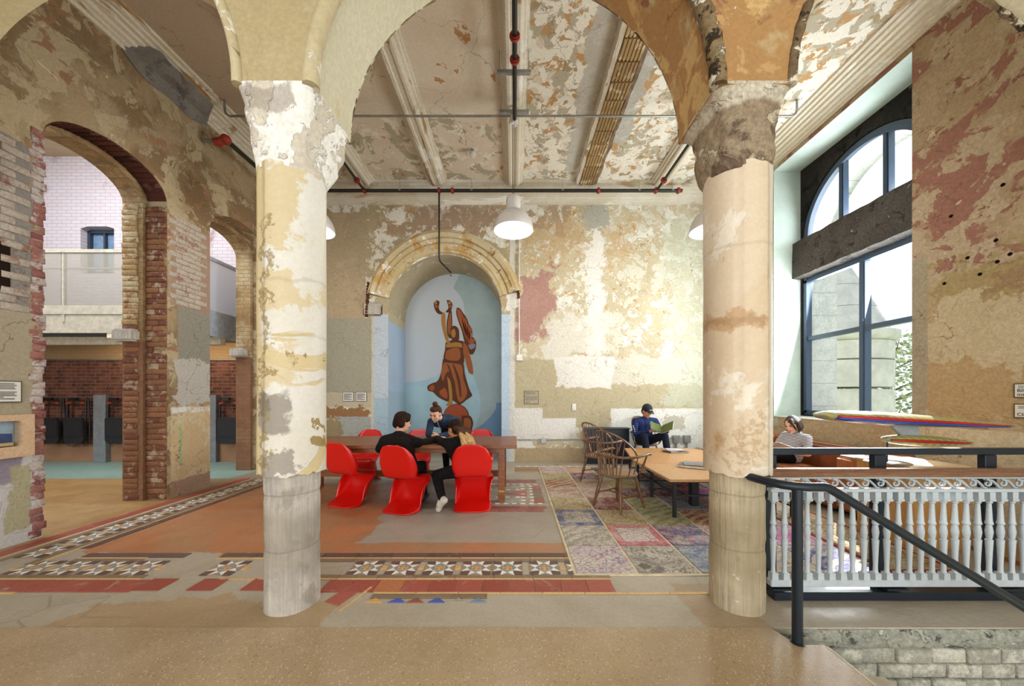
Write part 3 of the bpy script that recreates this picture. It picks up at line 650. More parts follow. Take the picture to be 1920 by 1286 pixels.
for lo, hi in ((4.372, 5.02), (5.04, 5.71), (5.73, 6.368)): wpart('pane', w2, M_glass, b2, lambda q: q.prism(cut(lo, hi), FX, 5.435, 5.447))
struct(B().box((5.11, 5.37, 1.065), (.52, 2.28, .03)).bevel(.008).build('trim_7', flat('sill_stone', '#d3d0c4', .6, var=.08, scale=4)))

# ============================================================ CEILING, BEAMS, CORNICES
ceiling = struct(B().box((0, 5.0, ZC+.1), (11.2, 5.8, .2)).build('ceiling', M_ceil, smooth=0))
def beam(n, x, hw=.2, y0=2.7, y1=7.30, mats=M_trim):
    p = [(-hw, ZC), (-hw, ZC-.035), (-hw+.03, ZC-.04), (-hw+.04, ZC-.075), (-hw+.075, ZC-.085), (-hw+.085, ZC-.12), (-hw+.11, ZC-.135), (-.05, ZC-.135), (-.035, ZC-.12), (.035, ZC-.12), (.05, ZC-.135)]
    p = p + [(-a, z) for a, z in p[::-1]][4:]
    return struct(B().prism(p, lambda u, v, w: Vector((x+u, w, v)), y0, y1).build(n, mats, smooth=20))
for n, x in (('trim_8', -3.16), ('trim_9', -1.63), ('trim_10', -.02), ('trim_11', 3.07)): beam(n, x)
# stripped beam: hollow clay tiles between broken plaster edges
M_clay = Mat('clay_tile', .85, .2)
_c = M_clay.mix(M_clay.rand(), H('#a98d62'), H('#8f7450')); _w = M_clay.step(M_clay.noise(5, 6, .7, .3, 2), .52, .62)
M_clay.color(M_clay.mix(_w, _c, H('#cdbf9e'))); M_clay.bump(M_clay.noise(20, 5), .5, .01); M_clay = M_clay.m
t12 = struct(B().box((1.5, 5.0, 5.955), (.34, 4.5, .09)).build('trim_12', flat('tile_bed', '#6b5438', .9), smooth=0))
tm = []
for k in range(3):
    q = B(); q.box((0, 0, 0), (.30, .285, .06)); q.bevel(.006)
    for j in range(6): q.box((-.125+.05*j, 0, -.034), (.028, .28, .014))
    tm.append(q.mesh('clay_tile_%d' % k, M_clay, 30))
for i in range(15): link('tile', random.choice(tm), t12, (1.5+random.uniform(-.008, .008), 2.92+.30*i, 5.895))
for s in (-1, 1):
    q = B(); rows = []
    for i in range(80):
        y = 2.72+4.55*i/79; w = .03+.025*mn.noise(Vector((y*3, s, 0)))+.012*mn.noise(Vector((y*9, s, 0)))
        rows.append([Vector((1.5+s*(.165-w*.3), y, 5.87)), Vector((1.5+s*(.185+w), y, 5.885)), Vector((1.5+s*(.20+w), y, 6.0)), Vector((1.5+s*.16, y, 6.0))])
    q.grid(rows, True); q.build('plaster_edge', M_trim if s < 0 else flat('edge_dark', '#7a6550', .9, var=.3), t12)
def cornice(n, pts, fn, w0, w1, m): return struct(B().prism(pts, fn, w0, w1).build(n, m, smooth=20))
cp = [(0, 5.74), (.025, 5.74), (.03, 5.78), (.06, 5.79), (.07, 5.815), (.11, 5.83), (.125, 5.86), (.17, 5.87), (.185, 5.90), (.23, 5.905), (.245, 5.93), (.29, 5.94), (.30, 5.965), (.35, 5.97), (.36, 6.0), (0, 6.0)]
cornice('trim_13', cp, lambda u, v, w: Vector((-XW+u, w, v)), 2.6, 7.65, M_trim)
cornice('trim_14', cp, lambda u, v, w: Vector((XW-u, w, v)), 2.6, 7.65, M_trim)
cpb = [(u, 5.66+(v-5.74)*1.3) for u, v in cp]
cornice('trim_15', cpb, lambda u, v, w: Vector((w, YB-u, v)), -XW, XW, M_trimx)
# grey cement repair smeared over the left cornice
b = B(); rows = []
for i in range(50):
    y = 4.28+1.2*i/49; e = min(1, math.sin(i/49*PI)*2.2)
    rows.append([Vector((-XW+.012+.0*e, y, 5.72-.10*e-.03*mn.noise(Vector((y*4, 1, 0))))), Vector((-XW+.06*e+.02, y, 5.76)), Vector((-XW+(.16+.05*mn.noise(Vector((y*3, 2, 0))))*e+.02, y, 5.79)), Vector((-XW+(.24+.05*mn.noise(Vector((y*5, 3, 0))))*e+.02, y, 5.86+.04*e))])
b.grid(rows); struct(b.build('trim_16', plaster('cement_grey', '#8a857d', '#7a746c', [('#6a6560', 5, .6, .04, 97, (1, 1, 1))], grain=.15)))

# ============================================================ ARCADE AND COLUMNS
pts = [(-5.2, 6.3), (-5.2, 3.41), (-4.30, 3.41)] + arc(-3.03, 3.41, 1.27, 1.27, 180, 0, 48) + [(-1.275, 3.41)] + arc(0, 3.41, 1.275, 1.275, 180, 0, 48) + [(1.76, 3.41)] + arc(3.03, 3.41, 1.27, 1.27, 180, 0, 48) + [(5.2, 3.41), (5.2, 6.3)]
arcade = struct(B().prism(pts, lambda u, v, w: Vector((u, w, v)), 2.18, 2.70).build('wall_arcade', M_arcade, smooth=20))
M_bead = plaster('bead_plaster', '#c7b68d', '#b5a271', [('#8d6f3a', 3, .60, .03, 46, (1, 1, 1)), ('#e2dac4', 5, .60, .02, 45, (1, 1, 1))], grain=.12, rough=.5, spec=.4)
M_beadr = plaster('bead_broken', '#8d7448', '#6d5535', [('#d6cbb2', 9, .56, .02, 47, (1, 1, 1)), ('#3d2d1b', 7, .58, .03, 48, (1, 1, 1))], grain=.35, bs=1)
ti = 17
for cx, yy, r, m, jit in ((0, 2.20, .052, None, 0), (-3.03, 2.185, .034, M_bead, .003), (3.03, 2.185, .03, M_beadr, .006), (3.03, 2.69, .026, M_beadr, .006), (0, 2.695, .012, M_beadr, .003)):
    for half in ((90, 180), (0, 90)):
        mm = m or (M_bead if half[0] == 90 else M_beadr)
        a = arc(cx, 3.41, 1.292 if r > .05 else 1.285, 1.292 if r > .05 else 1.285, half[0], half[1], 40)
        q = B(); q.tube([(u, yy, v) for u, v in a], [r*(1+(.35*mn.noise(Vector((i*.9, cx, r*40))) if mm is M_beadr else 0)) for i in range(41)], 10)
        struct(q.build('trim_%d' % ti, mm)); ti += 1
def column(sx, mats, flare, lab, seed):
    cx = sx*1.56; st_, sh, cap = mats
    t = tag(thing('column', lab, None, (cx, 2.44, 0)), kind='structure')
    q = B(); rows = []
    for j in range(26):
        z = 1.02*j/25; drum = .006 if abs(z-.42) < .03 or abs(z-.78) < .02 else 0
        rows.append([Vector(((.169-drum+.004*mn.noise(Vector((math.cos(a)*2, math.sin(a)*2, z*5+seed))))*math.cos(a), (.169-drum+.004*mn.noise(Vector((math.cos(a)*2, math.sin(a)*2, z*5+seed))))*math.sin(a), z)) for a in [2*PI*k/56 for k in range(56)]])
    q.grid(rows, True); q.build('lower_shaft', st_, t)
    q = B(); rows = []
    N = 64; edge = [.925+.022*mn.noise(Vector((math.cos(2*PI*k/N)*3, math.sin(2*PI*k/N)*3, seed)))+.012*mn.noise(Vector((math.cos(2*PI*k/N)*9, math.sin(2*PI*k/N)*9, seed))) for k in range(N)]
    top = [2.975+.02*mn.noise(Vector((math.cos(2*PI*k/N)*3, math.sin(2*PI*k/N)*3, seed+5))) for k in range(N)]
    rows.append([Vector((.165*math.cos(2*PI*k/N), .165*math.sin(2*PI*k/N), edge[k]+.004)) for k in range(N)])
    for j in range(25):
        f = j/24; rr = .2065
        row = []
        for k in range(N):
            a = 2*PI*k/N; z = edge[k]+(top[k]-edge[k])*f
            r = rr+.003*mn.noise(Vector((math.cos(a)*2, math.sin(a)*2, z*2+seed)))
            if abs(((a-4.25+PI) % (2*PI))-PI) < .06: r -= .007
            row.append(Vector((r*math.cos(a), r*math.sin(a), z)))
        rows.append(row)
    rows.append([Vector((.17*math.cos(2*PI*k/N), .17*math.sin(2*PI*k/N), top[k])) for k in range(N)])
    q.grid(rows, True); q.build('upper_shaft', sh, t)
    q = B(); rows = []; N = 80
    for j in range(41):
        f = j/40; z = 2.94+(3.425-2.94)*f; row = []
        for k in range(N):
            a = 2*PI*k/N; ca, sa = math.cos(a), math.sin(a)
            rc = .205
            rx, ry = .250, .268
            rq = 1/(((abs(ca)/rx)**9+(abs(sa)/ry)**9)**(1/9))
            g = f**flare
            back_inner = max(0, -sx*ca)*.6+max(0, sa)*.4
            g = min(1, g+back_inner*.45*math.sin(min(1, f*1.15)*PI)) if f < .95 else g
            r = rc*(1-g)+rq*g
            n = mn.fractal(Vector((ca*1.6+seed, sa*1.6, z*6)), 1, 2, 5)
            env = math.sin(min(1, f*1.04)*PI)**.5 if 0 < f < .96 else 0
            r += (.030*n)*env
            row.append(Vector((r*ca+(-sx*.04)*g, r*sa, z)))
        rows.append(row)
    q.grid(rows, True); q.build('capital', cap, t, smooth=50)
    return t
column(-1, (M_stoneL, M_shaftL, M_capL), 1.6, 'round column with white peeling plaster and broken white capital on grey stone drums', 3)
column(1, (M_stoneR, M_shaftR, M_capR), 4.0, 'round column with smooth cream plaster and brown eroded capital beside the railing', 11)
# ============================================================ FLOOR TILES
TZ = .006
def tilemat(name, a, b2, wear='#b5a892', wth=.62, rough=.45):
    m = Mat(name, rough, .4)
    c = m.mix(m.rand(), H(a), H(b2))
    c = m.mix(m.step(m.noise(5, 6, .7, .5, 3), wth-.03, wth+.1, 0, .7), c, H(wear))
    c = m.mix(1, c, m.step(m.noise(40, 4, .7), .3, .7, .85, 1.05), 'MULTIPLY')
    m.color(c); m.bump(m.noise(18, 4), .2, .004); return m.m
T_br = tilemat('tile_brown', '#7d6a55', '#8d7861'); T_mid = tilemat('tile_greybrown', '#98856f', '#a5917b'); T_dk = tilemat('tile_dark', '#5f4a44', '#6d554d')
T_tan = tilemat('tile_tan', '#d0aa73', '#d9b57f'); T_red = tilemat('tile_red', '#99493a', '#a8584a', wth=.6); T_rust = tilemat('tile_rust', '#a8673f', '#b3714a'); T_pink = tilemat('tile_pinkred', '#8f5048', '#a5655b', wth=.58)
T_w = flat('tile_white', '#e9e6dd', .4, var=.06); T_b = flat('tile_blue', '#7b93a8', .4, var=.15); T_o = flat('tile_ochre', '#d3a266', .45, var=.1); T_blue2 = flat('tile_cobalt', '#4a60b8', .4); T_grey = flat('tile_grey', '#a9a294', .5)
def slab_me(name, w, d, m, h=TZ, bev=.0015):
    q = B(); q.box((0, 0, h/2), (w, d, h)); q.bevel(bev); return q.mesh(name, m, 0)
tiles_n = [0]
def put(me, x, y, rz=0, z=.0, par=None):
    tiles_n[0] += 1
    return link('tile', me, par or floor, (x, y, z), (random.uniform(-.002, .002), random.uniform(-.002, .002), rz))
def star_mesh():
    q = B(); a = .25/4; h = TZ
    def poly(pts, mi, hh=h):
        q.mi = mi
        ar = sum(pts[i][0]*pts[(i+1) % len(pts)][1]-pts[(i+1) % len(pts)][0]*pts[i][1] for i in range(len(pts)))
        if ar < 0: pts = pts[::-1]
        cx = sum(p[0] for p in pts)/len(pts); cy = sum(p[1] for p in pts)/len(pts)
        g = .965
        q.prism([((cx+(x-cx)*g)*a, (cy+(y-cy)*g)*a) for x, y in pts], lambda u, v, w: Vector((u, v, w)), 0, hh)
    k = .72
    poly([(-k, -k), (k, -k), (k, k), (-k, k)], 2)
    for i in range(4):
        R = lambda p: [((x, y), (-y, x), (-x, -y), (y, -x))[i] for x, y in p]
        poly(R([(-k, k), (k, k), (0, 1.25)]), 1)
        poly(R([(-k, k), (0, 1.25), (-.95, 2)]), 0); poly(R([(k, k), (.95, 2), (0, 1.25)]), 0)
        poly(R([(k, k), (2, .95), (2, 2), (.95, 2)]), 3)
        poly(R([(-.95, 2), (0, 1.25), (.95, 2)]), 4)
    q.mi = 4
    for u in (-.5, .5):
        for v in (-.5, .5): q.box((u*.7*a, v*.7*a, h+.0004), (.4*a, .4*a, .0008), (0, 0, .78))
    return q.mesh('star_tile', [T_w, T_b, T_o, T_dk, T_mid], 0)
star = star_mesh()
q = B()
for k in range(3): q.mi = k % 2; q.box((0, -.018+.018*k, TZ/2), (.05, .016, TZ))
flower = q.mesh('flower_tile', [T_tan, T_o], 0)
sp = slab_me('filler', .05, .09, T_mid)
def star_at(x, y, rz=0): put(star, x, y, rz, .0)
def gapfill(x, y, rz=0): put(flower, x, y, rz)
sx = [-4.04, -3.74, -3.44, -3.14]; sr = [-1.25, -.94, -.63, -.32, -.06, .25, .56]
for x in sx: star_at(x, 2.915); gapfill(x-.15, 2.915)
gapfill(-2.99, 2.915); gapfill(-2.26, 2.915)
for x in sr: star_at(x, 2.915)
for x in (-1.095, -.785, -.475, .405): gapfill(x, 2.915)
star_at(-2.42, 2.915)
for i in range(11):
    y = 3.22+.307*i; star_at(-4.355, y, PI/2); gapfill(-4.355, y+.153, PI/2)
L = .31
m_dk = slab_me('strip_dark', L-.004, .085, T_dk); m_tan = slab_me('strip_tan', L-.004, .022, T_tan); m_brn = slab_me('strip_brown', L-.004, .055, T_br); m_red = slab_me('red_square', .196, .165, T_red); m_rust = slab_me('rust_square', .196, .165, T_rust); m_redn = slab_me('red_narrow', L-.004, .13, T_red)
def hole_front(x): return (-3.22 < x < -2.75) or (-2.2 < x < -1.75)
for i in range(19):
    x = -4.05+L*i
    if x > .62: break
    inner = -3.95 < x
    if inner and not (-3.1 < x < -2.55): put(m_dk, x, 3.145)
    if inner and not (-3.2 < x < -2.6): put(m_tan, x, 3.09)
    if inner and not hole_front(x) and not (-3.2 < x < -1.7): put(m_brn, x, 3.05)
for i in range(17):
    x = -4.35+L*i
    if x > .62: break
    if not (-3.05 < x < -1.75): put(m_brn, x, 2.775); 
    if not (-3.05 < x < -2.4): put(m_tan, x, 2.738)
for x in (-4.2,)+tuple(-4.05+.31*i for i in range(3)): put(slab_me('fill', .055, .06, T_mid), x+.15, 2.83)
for i in range(28):                                            # red band along the front
    x = -4.75+.2*i
    if x > 1.05: break
    if -2.9 < x < -1.95 and i % 2: continue
    if -1.9 < x < -1.42: continue
    put(m_rust if i == 19 else m_red, x, 2.64 if not -2.9 < x < -1.9 else 2.66)
for i in range(9): put(m_tan, -.88+L*i if i else -.88, 2.543)
for i in range(4): put(m_tan, -4.75+L*i, 2.545)
put(m_redn, -1.22, 2.56, 1.2); put(m_tan, -1.13, 2.48, 1.25)
for i in range(3): put(m_brn, -.88+L*i*.85, 2.505)
tri = lambda m: (lambda q: (q.prism([(-.06, 0), (.06, 0), (0, .05)], lambda u, v, w: Vector((u, v, w)), 0, TZ), q.mesh('triangle_tile', m, 0))[1])(B())
for x, m in ((-.99, T_o), (-.83, T_blue2), (-.70, T_pink), (-.55, T_blue2), (-.40, T_grey), (-.26, T_b)): put(tri(m), x, 2.43)
for i in range(11):                                            # left border strips
    y = 2.82+L*i
    put(m_redn, -4.70, y, PI/2); put(m_tan, -4.575, y, PI/2); put(m_brn, -4.525, y, PI/2)
    if i > 0: put(m_brn, -4.185, y, PI/2); put(m_tan, -4.135, y, PI/2)
    if i > 1: put(m_dk, -4.075, y, PI/2)
# tile carpet by the long table and the far border
qr = slab_me('quarry', .112, .112, T_pink); qs = slab_me('quarry_half', .112, .056, T_pink)
carpet = struct(B().box((-.12, 5.17, .0008), (1.16, 1.72, .0016)).build('floor.010', flat('tile_grout', '#a99b8c', .8), smooth=0))
for i in range(9):
    for j in range(2): put(qr, -.62+.116*i+(.05 if j else 0), 4.375+.116*j, par=carpet)
    put(qr, -.62+.116*i, 5.90, par=carpet); put(qs, -.62+.116*i, 5.81, par=carpet)
wt = [slab_me('white_bit', .03, .06, T_w), slab_me('white_long', .06, .03, T_w)]
dkb = slab_me('grey_field', .5, .16, T_grey); rd = slab_me('red_bar', .14, .2, T_pink)
for y in (4.66, 5.66): 
    for i in range(9): put(wt[1], -.58+.115*i, y, par=carpet)
for i in range(6): put(wt[0], .25, 4.8+.15*i, PI/2, par=carpet); put(wt[0], .12, 4.8+.15*i, PI/2, par=carpet)
for y in (4.80, 5.5): put(dkb, -.18, y, par=carpet)
for y in (4.78, 5.45): put(rd, .34, y, par=carpet)
put(slab_me('brown_field', .14, .45, T_br), .34, 5.11, par=carpet)
for y in (4.95, 5.35):
    for i in range(4): put(wt[1], -.38+.14*i, y, par=carpet)
q = B(); q.prism([(-.18, 0), (.2, -.17), (.2, .17)], lambda u, v, w: Vector((u, v, w)), 0, TZ); put(q.mesh('red_wedge', T_pink, 0), -.02, 5.14, par=carpet)
fb = struct(B().box((1.2, 6.9, .0008), (2.4, .62, .0016)).build('floor.011', T_mid, smooth=0))
sd = slab_me('diamond', .07, .07, T_w)
for i in range(14):
    put(sd, .09+.17*i, 7.12, .785, par=fb); put(wt[0], .09+.17*i+.06, 7.12, .4, par=fb); put(wt[0], .09+.17*i-.06, 7.12, -.4, par=fb)
for i in range(7): put(slab_me('rust_long', .30, .12, T_rust), .16+.31*i, 6.78, par=fb)

# ============================================================ RUG
def rugmat(name, base, cols, sc=6, seed=0, kind=0):
    m = Mat(name, .95, .1)
    o = m.obj
    dist = m.node('ShaderNodeVectorMath', {0: o, 1: m.node('ShaderNodeVectorMath', {0: m.node('ShaderNodeTexNoise', {'Vector': m.mp(o, loc=(seed, seed*2, 0)), 'Scale': 7, 'Detail': 3}).outputs['Color'], 'Scale': .10}, operation='SCALE').outputs[0]}, operation='ADD').outputs[0]
    c = H(base)
    a = m.voro(sc*2.2, 'DISTANCE_TO_EDGE', v=dist, seed=seed)
    f = m.voro(sc*3.4, 'F1', v=dist, seed=seed+3)
    c = m.mix(m.step(m.noise(2.5, 5, .7, .5, seed, v=o), .40, .62), c, H(cols[0]))
    c = m.mix(m.step(f, .30, .42, .75, 0), c, H(cols[1]))
    c = m.mix(m.step(a, .03, .06, .8, 0), c, H(cols[2]))
    if kind == 1:
        w = m.node('ShaderNodeTexWave', {'Vector': m.mp(o, rot=(0, 0, .9)), 'Scale': 2.6, 'Distortion': 5, 'Detail': 3}).outputs['Fac']
        c = m.mix(m.step(w, .62, .72, 0, .85), c, H(cols[1]))
    if kind == 2:
        r = m.math('ABSOLUTE', m.axis(0, o)); r2 = m.math('ABSOLUTE', m.axis(1, o)); d = m.math('MAXIMUM', r, r2)
        c = m.mix(m.math('MULTIPLY', m.step(d, .165, .175), .9), c, H(cols[1])); c = m.mix(m.math('MULTIPLY', m.band(d, .19, .205, .004), .9), c, H(cols[2]))
    if kind == 3:
        d = m.node('ShaderNodeVectorMath', {0: m.mp(dist, loc=(.12, .1, 0), scale=(1, 1, 0))}, operation='LENGTH').outputs['Value']
        c = m.mix(m.band(d, .10, .16, .01), c, H(cols[1])); c = m.mix(m.step(d, .05, .07, .8, 0), c, H(cols[2]))
    # wear: faded pile
    c = m.mix(m.step(m.noise(5, 7, .75, .4, seed+5, v=o), .42, .66, .08, .62), c, H('#d3cabb'))
    c = m.mix(1, c, m.step(m.noise(70, 4, .7, v=o), .3, .7, .72, 1.12), 'MULTIPLY')
    m.color(c); m.bump(m.noise(90, 3, v=o), .4, .004); return m.m
RC = [('#cdc4b8', ('#b9a8b4', '#a84a6d', '#7d7688'), 0), ('#c9bfb0', ('#9a9488', '#736b66', '#5b5148'), 3), ('#cfc9c0', ('#c3bdb4', '#c2415a', '#8d8880'), 2), ('#4a5a8a', ('#5d4a6d', '#b0445a', '#a9907c'), 0),
      ('#cbbfa6', ('#b8ab92', '#8c8686', '#6d6a68'), 1), ('#c5b48e', ('#a8935f', '#6d5b42', '#8a7547'), 0), ('#8d3b3e', ('#7a3038', '#b9a27c', '#50262b'), 0), ('#b79a86', ('#a67e70', '#bfae9a', '#7a5b50'), 0),
      ('#c0b4a0', ('#a99e86', '#3e4a82', '#5d5f7c'), 2), ('#a39a72', ('#8d8a5f', '#6f7a55', '#b9aa82'), 1), ('#b98468', ('#c09a7c', '#a87055', '#cbb49a'), 0), ('#a5584f', ('#8f4a42', '#c7ae88', '#63322c'), 1),
      ('#7a3f5d', ('#5d3550', '#a8858a', '#3f2c48'), 0), ('#b65aa0', ('#a04d90', '#cf8fbf', '#8d4a86'), 0), ('#3e4a8d', ('#5a63a0', '#c6b7a8', '#2e3772'), 1), ('#c8b9ae', ('#b48d8d', '#cfc4b6', '#8a7370'), 0),
      ('#4f8d84', ('#5a8078', '#b9ae94', '#3d6b64'), 0), ('#6f7f9a', ('#8a93a5', '#b8b3ac', '#565f7c'), 0)]
RM = [rugmat('rug_%d' % i, c[0], c[1], 6+i % 3, i*1.7, c[2]) for i, c in enumerate(RC)]
rug = thing('patchwork_rug', 'large faded patchwork rug of square carpet pieces under the low table', 'rug', (1.77, 4.9, 0))
B().box((0, 0, .004), (2.58, 4.22, .008)).build('rug_backing', flat('rug_seam', '#d3c6a8', .9), rug, smooth=0)
pm = {}
lay = [[0, 1, 17, 4, 14], [4, 2, 3, 15, 13], [8, 5, 9, 11, 0], [5, 6, 9, 17, 15], [7, 15, 12, 12, 13], [11, 7, 5, 17, 6], [5, 12, 16, 12, 17], [15, 10, 3, 0, 4]]
for r in range(8):
    for k in range(5):
        mi = lay[r][k]
        if mi not in pm:
            q = B(); q.box((0, 0, 0), (.488, .508, .010)); q.bevel(.004); pm[mi] = q.mesh('rug_patch_%d' % mi, RM[mi], 0)
        link('patch', pm[mi], rug, (-1.02+.51*k, -1.83+.522*r, .010), (0, 0, 0 if (r+k) % 2 else PI))
rug2 = thing('floral_rug', 'tan floral runner with a dark red border behind the balusters', 'rug', (3.375, 3.92, 0))
B().box((0, 0, .006), (.60, 2.2, .012)).build('border', flat('rug_red', '#8d2f34', .95, var=.2, scale=30), rug2, smooth=0)
B().box((0, 0, .0075), (.52, 2.10, .013)).build('field', rugmat('rug_floral', '#b09a70', ('#a58d63', '#7d3a30', '#4d5536'), 7, 33, 0), rug2, smooth=0)

# ============================================================ WINDSOR CHAIRS, LOW TABLE, LONG TABLE
def wood(name, a, b2, sc=2.0, st=(1, 12, 12), rough=.4, coat=.2, use_obj=True):
    m = Mat(name, rough, .4); v = m.obj if use_obj else m.pos
    g = m.noise(sc*3, 6, .65, 1.2, 1, v=v, st=st)
    c = m.mix(m.step(g, .34, .66), H(a), H(b2))
    c = m.mix(m.step(m.noise(sc*9, 4, .6, 0, 2, v=v, st=st), .35, .65, 0, .28), c, H(a, .55))
    m.color(c); m.bump(g, .08, .003); m.b.inputs['Coat Weight'].default_value = coat; m.b.inputs['Coat Roughness'].default_value = .2
    return m.m
W_chair = wood('wood_windsor', '#5b3d25', '#8a633e', 3, (4, 4, 1)); W_seat = wood('wood_windsor_seat', '#6d4a2d', '#93693f', 3, (1, 8, 8)); W_oak = wood('wood_oak', '#b98450', '#cf9f68', 2.2, (12, 1, 12)); W_oak2 = wood('wood_oak2', '#c08c58', '#d2a470', 2.2, (12, 1, 12)); W_table = wood('wood_walnut', '#74401f', '#9a5e35', 2, (1, 14, 14), .4, .12); W_ply = wood('wood_ply', '#c08a4a', '#cf9d5e', 1.4, (8, 8, 1), .5)
M_blk = flat('black_steel', '#22252a', .45, .4)
def windsor():
    t = thing('windsor_chair', '', 'chair')
    q = B(); rows = []
    for (rr, z) in ((0, .425), (.5, .42), (.93, .42), (1, .432), (1, .445), (.95, .455), (.6, .445), (0, .44)):
        rows.append([Vector((.24*rr*math.cos(a)*(1+.06*math.cos(2*a)), .235*rr*math.sin(a), z)) for a in [2*PI*k/32 for k in range(32)]])
    q.grid(rows, True); q.build('seat', W_seat, t)
    # faces +x; back at -x
    for sx_, sy_ in ((1, 1), (1, -1), (-1, 1), (-1, -1)):
        p0 = Vector((.15*sx_, .14*sy_, .425)); p1 = Vector((.235*sx_, .215*sy_, 0))
        pts = [p0+(p1-p0)*f for f in (0, .12, .22, .3, .34, .38, .55, .72, .78, .84, 1)]
        B().tube(pts, [.014, .017, .021, .022, .015, .021, .023, .019, .014, .017, .011], 10).build('leg', W_chair, t)
    for sy_ in (1, -1):
        B().tube([(.20*1, .185*sy_, .18), (.1, .184*sy_, .18), (0, .184*sy_, .18), (-.1, .184*sy_, .18), (-.20, .185*sy_, .18)], [.009, .012, .017, .012, .009], 8).build('stretcher', W_chair, t)
    B().tube([(0, -.184, .18), (0, -.06, .18), (0, 0, .18), (0, .06, .18), (0, .184, .18)], [.009, .012, .017, .012, .009], 8).build('stretcher', W_chair, t)
    rail = [Vector((.235, -.285, .70)), Vector((.17, -.29, .70)), Vector((.05, -.295, .69)), Vector((-.08, -.285, .685)), Vector((-.18, -.235, .685)), Vector((-.245, -.13, .685)), Vector((-.265, 0, .685))]
    rail = rail + [Vector((p.x, -p.y, p.z)) for p in rail[-2::-1]]
    q = B(); q.tube(rail, [.022, .02, .016, .016, .016, .016, .016, .016, .016, .016, .016, .02, .022], 10)
    for s in (1, -1): q.ball((.245, .287*s, .698), (.028, .026, .018))
    q.build('arm_rail', W_chair, t)
    bowp = lambda a, y: Vector((.01-.27*math.sin(a)-.06*math.sin(a)**2, y, .69+.31*math.sin(a)**.85))
    bow = [bowp(a, -.275*math.cos(a)) for a in [PI*k/24 for k in range(25)]]
    B().tube(bow, .012, 8).build('back_bow', W_chair, t)
    for k in range(9):
        y = -.2+.05*k; f = k/8
        a = math.acos(max(-1, min(1, -y*1.12/.27)))
        top = bowp(a, y*1.12)
        base = Vector((-.185-.03*(1-abs(y)/.2), y*.8, .445)); mid = base+(top-base)*.5
        B().tube([base, base+(top-base)*.25, mid, top], [.0065, .0085, .0065, .005], 7).build('spindle', W_chair, t)
    for s in (1, -1):
        B().tube([(.15, .20*s, .445), (.165, .225*s, .50), (.175, .24*s, .55), (.185, .255*s, .60), (.20, .28*s, .69)], [.009, .017, .021, .013, .010], 8).build('arm_post', W_chair, t)
        for x in (.02, -.08): B().tube([(x, .21*s, .445), (x-.01, .25*s, .56), (x-.015, .288*s, .685)], [.007, .010, .006], 7).build('spindle', W_chair, t)
    return t
wc0 = windsor(); wc0.location = (1.34, 4.47, .0158); wc0.rotation_euler = (0, 0, math.radians(35)); wc0['label'] = 'brown wooden Windsor armchair standing nearest on the patchwork rug'; wc0['group'] = 'wooden windsor armchairs'
copy_thing(wc0, (1.42, 5.78, .016), math.radians(32), 'brown wooden Windsor armchair behind the nearest one, before the black panel')
copy_thing(wc0, (2.76, 7.30, .0), math.radians(-78), 'brown wooden Windsor armchair under the reading man in the cap')

t = thing('low_table', 'big low light-oak table with chamfered corners on black steel legs', 'coffee table', (2.6, 5.2, 0))
ox, oy = 2.6, 5.2
out = [(1.80, 4.02), (3.42, 4.02), (3.42, 5.9), (3.30, 6.44), (2.04, 6.44), (1.80, 5.25)]
A1 = [(1.80, 4.02), (3.42, 4.02), (3.42, 4.62), (1.80, 5.05)]; A2 = [(1.80, 5.056), (3.42, 4.626), (3.40, 5.9), (3.30, 6.44), (2.04, 6.44), (1.80, 5.3)]
for A, m in ((A1, W_oak2), (A2, W_oak)):
    B().prism([(x-ox, y-oy) for x, y in A], lambda u, v, w: Vector((u, v, w)), .448, .48).bevel(.003).build('table_top', m, t, smooth=0)
for x, y, w in ((1.89, 4.10, .035), (3.30, 4.12, .035), (1.95, 4.93, .04), (2.35, 4.55, .09), (2.98, 4.55, .09), (3.33, 4.9, .035), (1.90, 5.35, .035), (2.1, 6.32, .035), (3.2, 6.3, .035)):
    B().box((x-ox, y-oy, .23), (w, w, .43)).build('leg', M_blk, t, smooth=0)
for p0, p1 in (((1.89, 4.10), (3.30, 4.12)), ((1.9, 5.35), (3.3, 5.35)), ((2.1, 6.32), (3.2, 6.3)), ((1.92, 4.1), (1.92, 5.35)), ((3.3, 4.12), (3.3, 5.35))):
    for z, w in ((.435, .03), (.27 if p0[1] == 4.10 else .14, .018)):
        c = ((p0[0]+p1[0])/2-ox, (p0[1]+p1[1])/2-oy, z); s = (max(.025, abs(p1[0]-p0[0])), max(.025, abs(p1[1]-p0[1])), w)
        B().box(c, s).build('crossbar', M_blk, t, smooth=0)

t = thing('long_table', 'long dark walnut trestle table with red chairs around it', 'table', (-1.65, 5.15, 0))
for k in range(4):
    q = B(); q.box((0, -.402+.268*k, .7675), (3.36, .266, .045)); q.bevel(.004); q.build('plank', W_table, t, smooth=0)
q = B(); q.box((0, -.42, .71), (3.0, .05, .075)); q.box((0, .42, .71), (3.0, .05, .075)); q.bevel(.004); q.build('apron', W_table, t, smooth=0)
for x in (1.47, -1.47):
    q = B(); q.box((x, -.40, .375), (.09, .09, .75)); q.bevel(.005); q.build('leg', W_table, t, smooth=0)
    q = B(); q.box((x, .40, .375), (.09, .09, .75)); q.bevel(.005); q.build('leg', W_table, t, smooth=0)
    B().box((x, 0, .70), (.08, .9, .08)).build('cross_rail', W_table, t, smooth=0)
    for y in (-.447,): B().box((x, y, .155), (.075, .012, .03)).build('bracket', flat('brass', '#b9904a', .35, .5, .8), t, smooth=0)
B().box((0, 0, .30), (2.9, .05, .09)).build('stretcher', W_table, t, smooth=0)

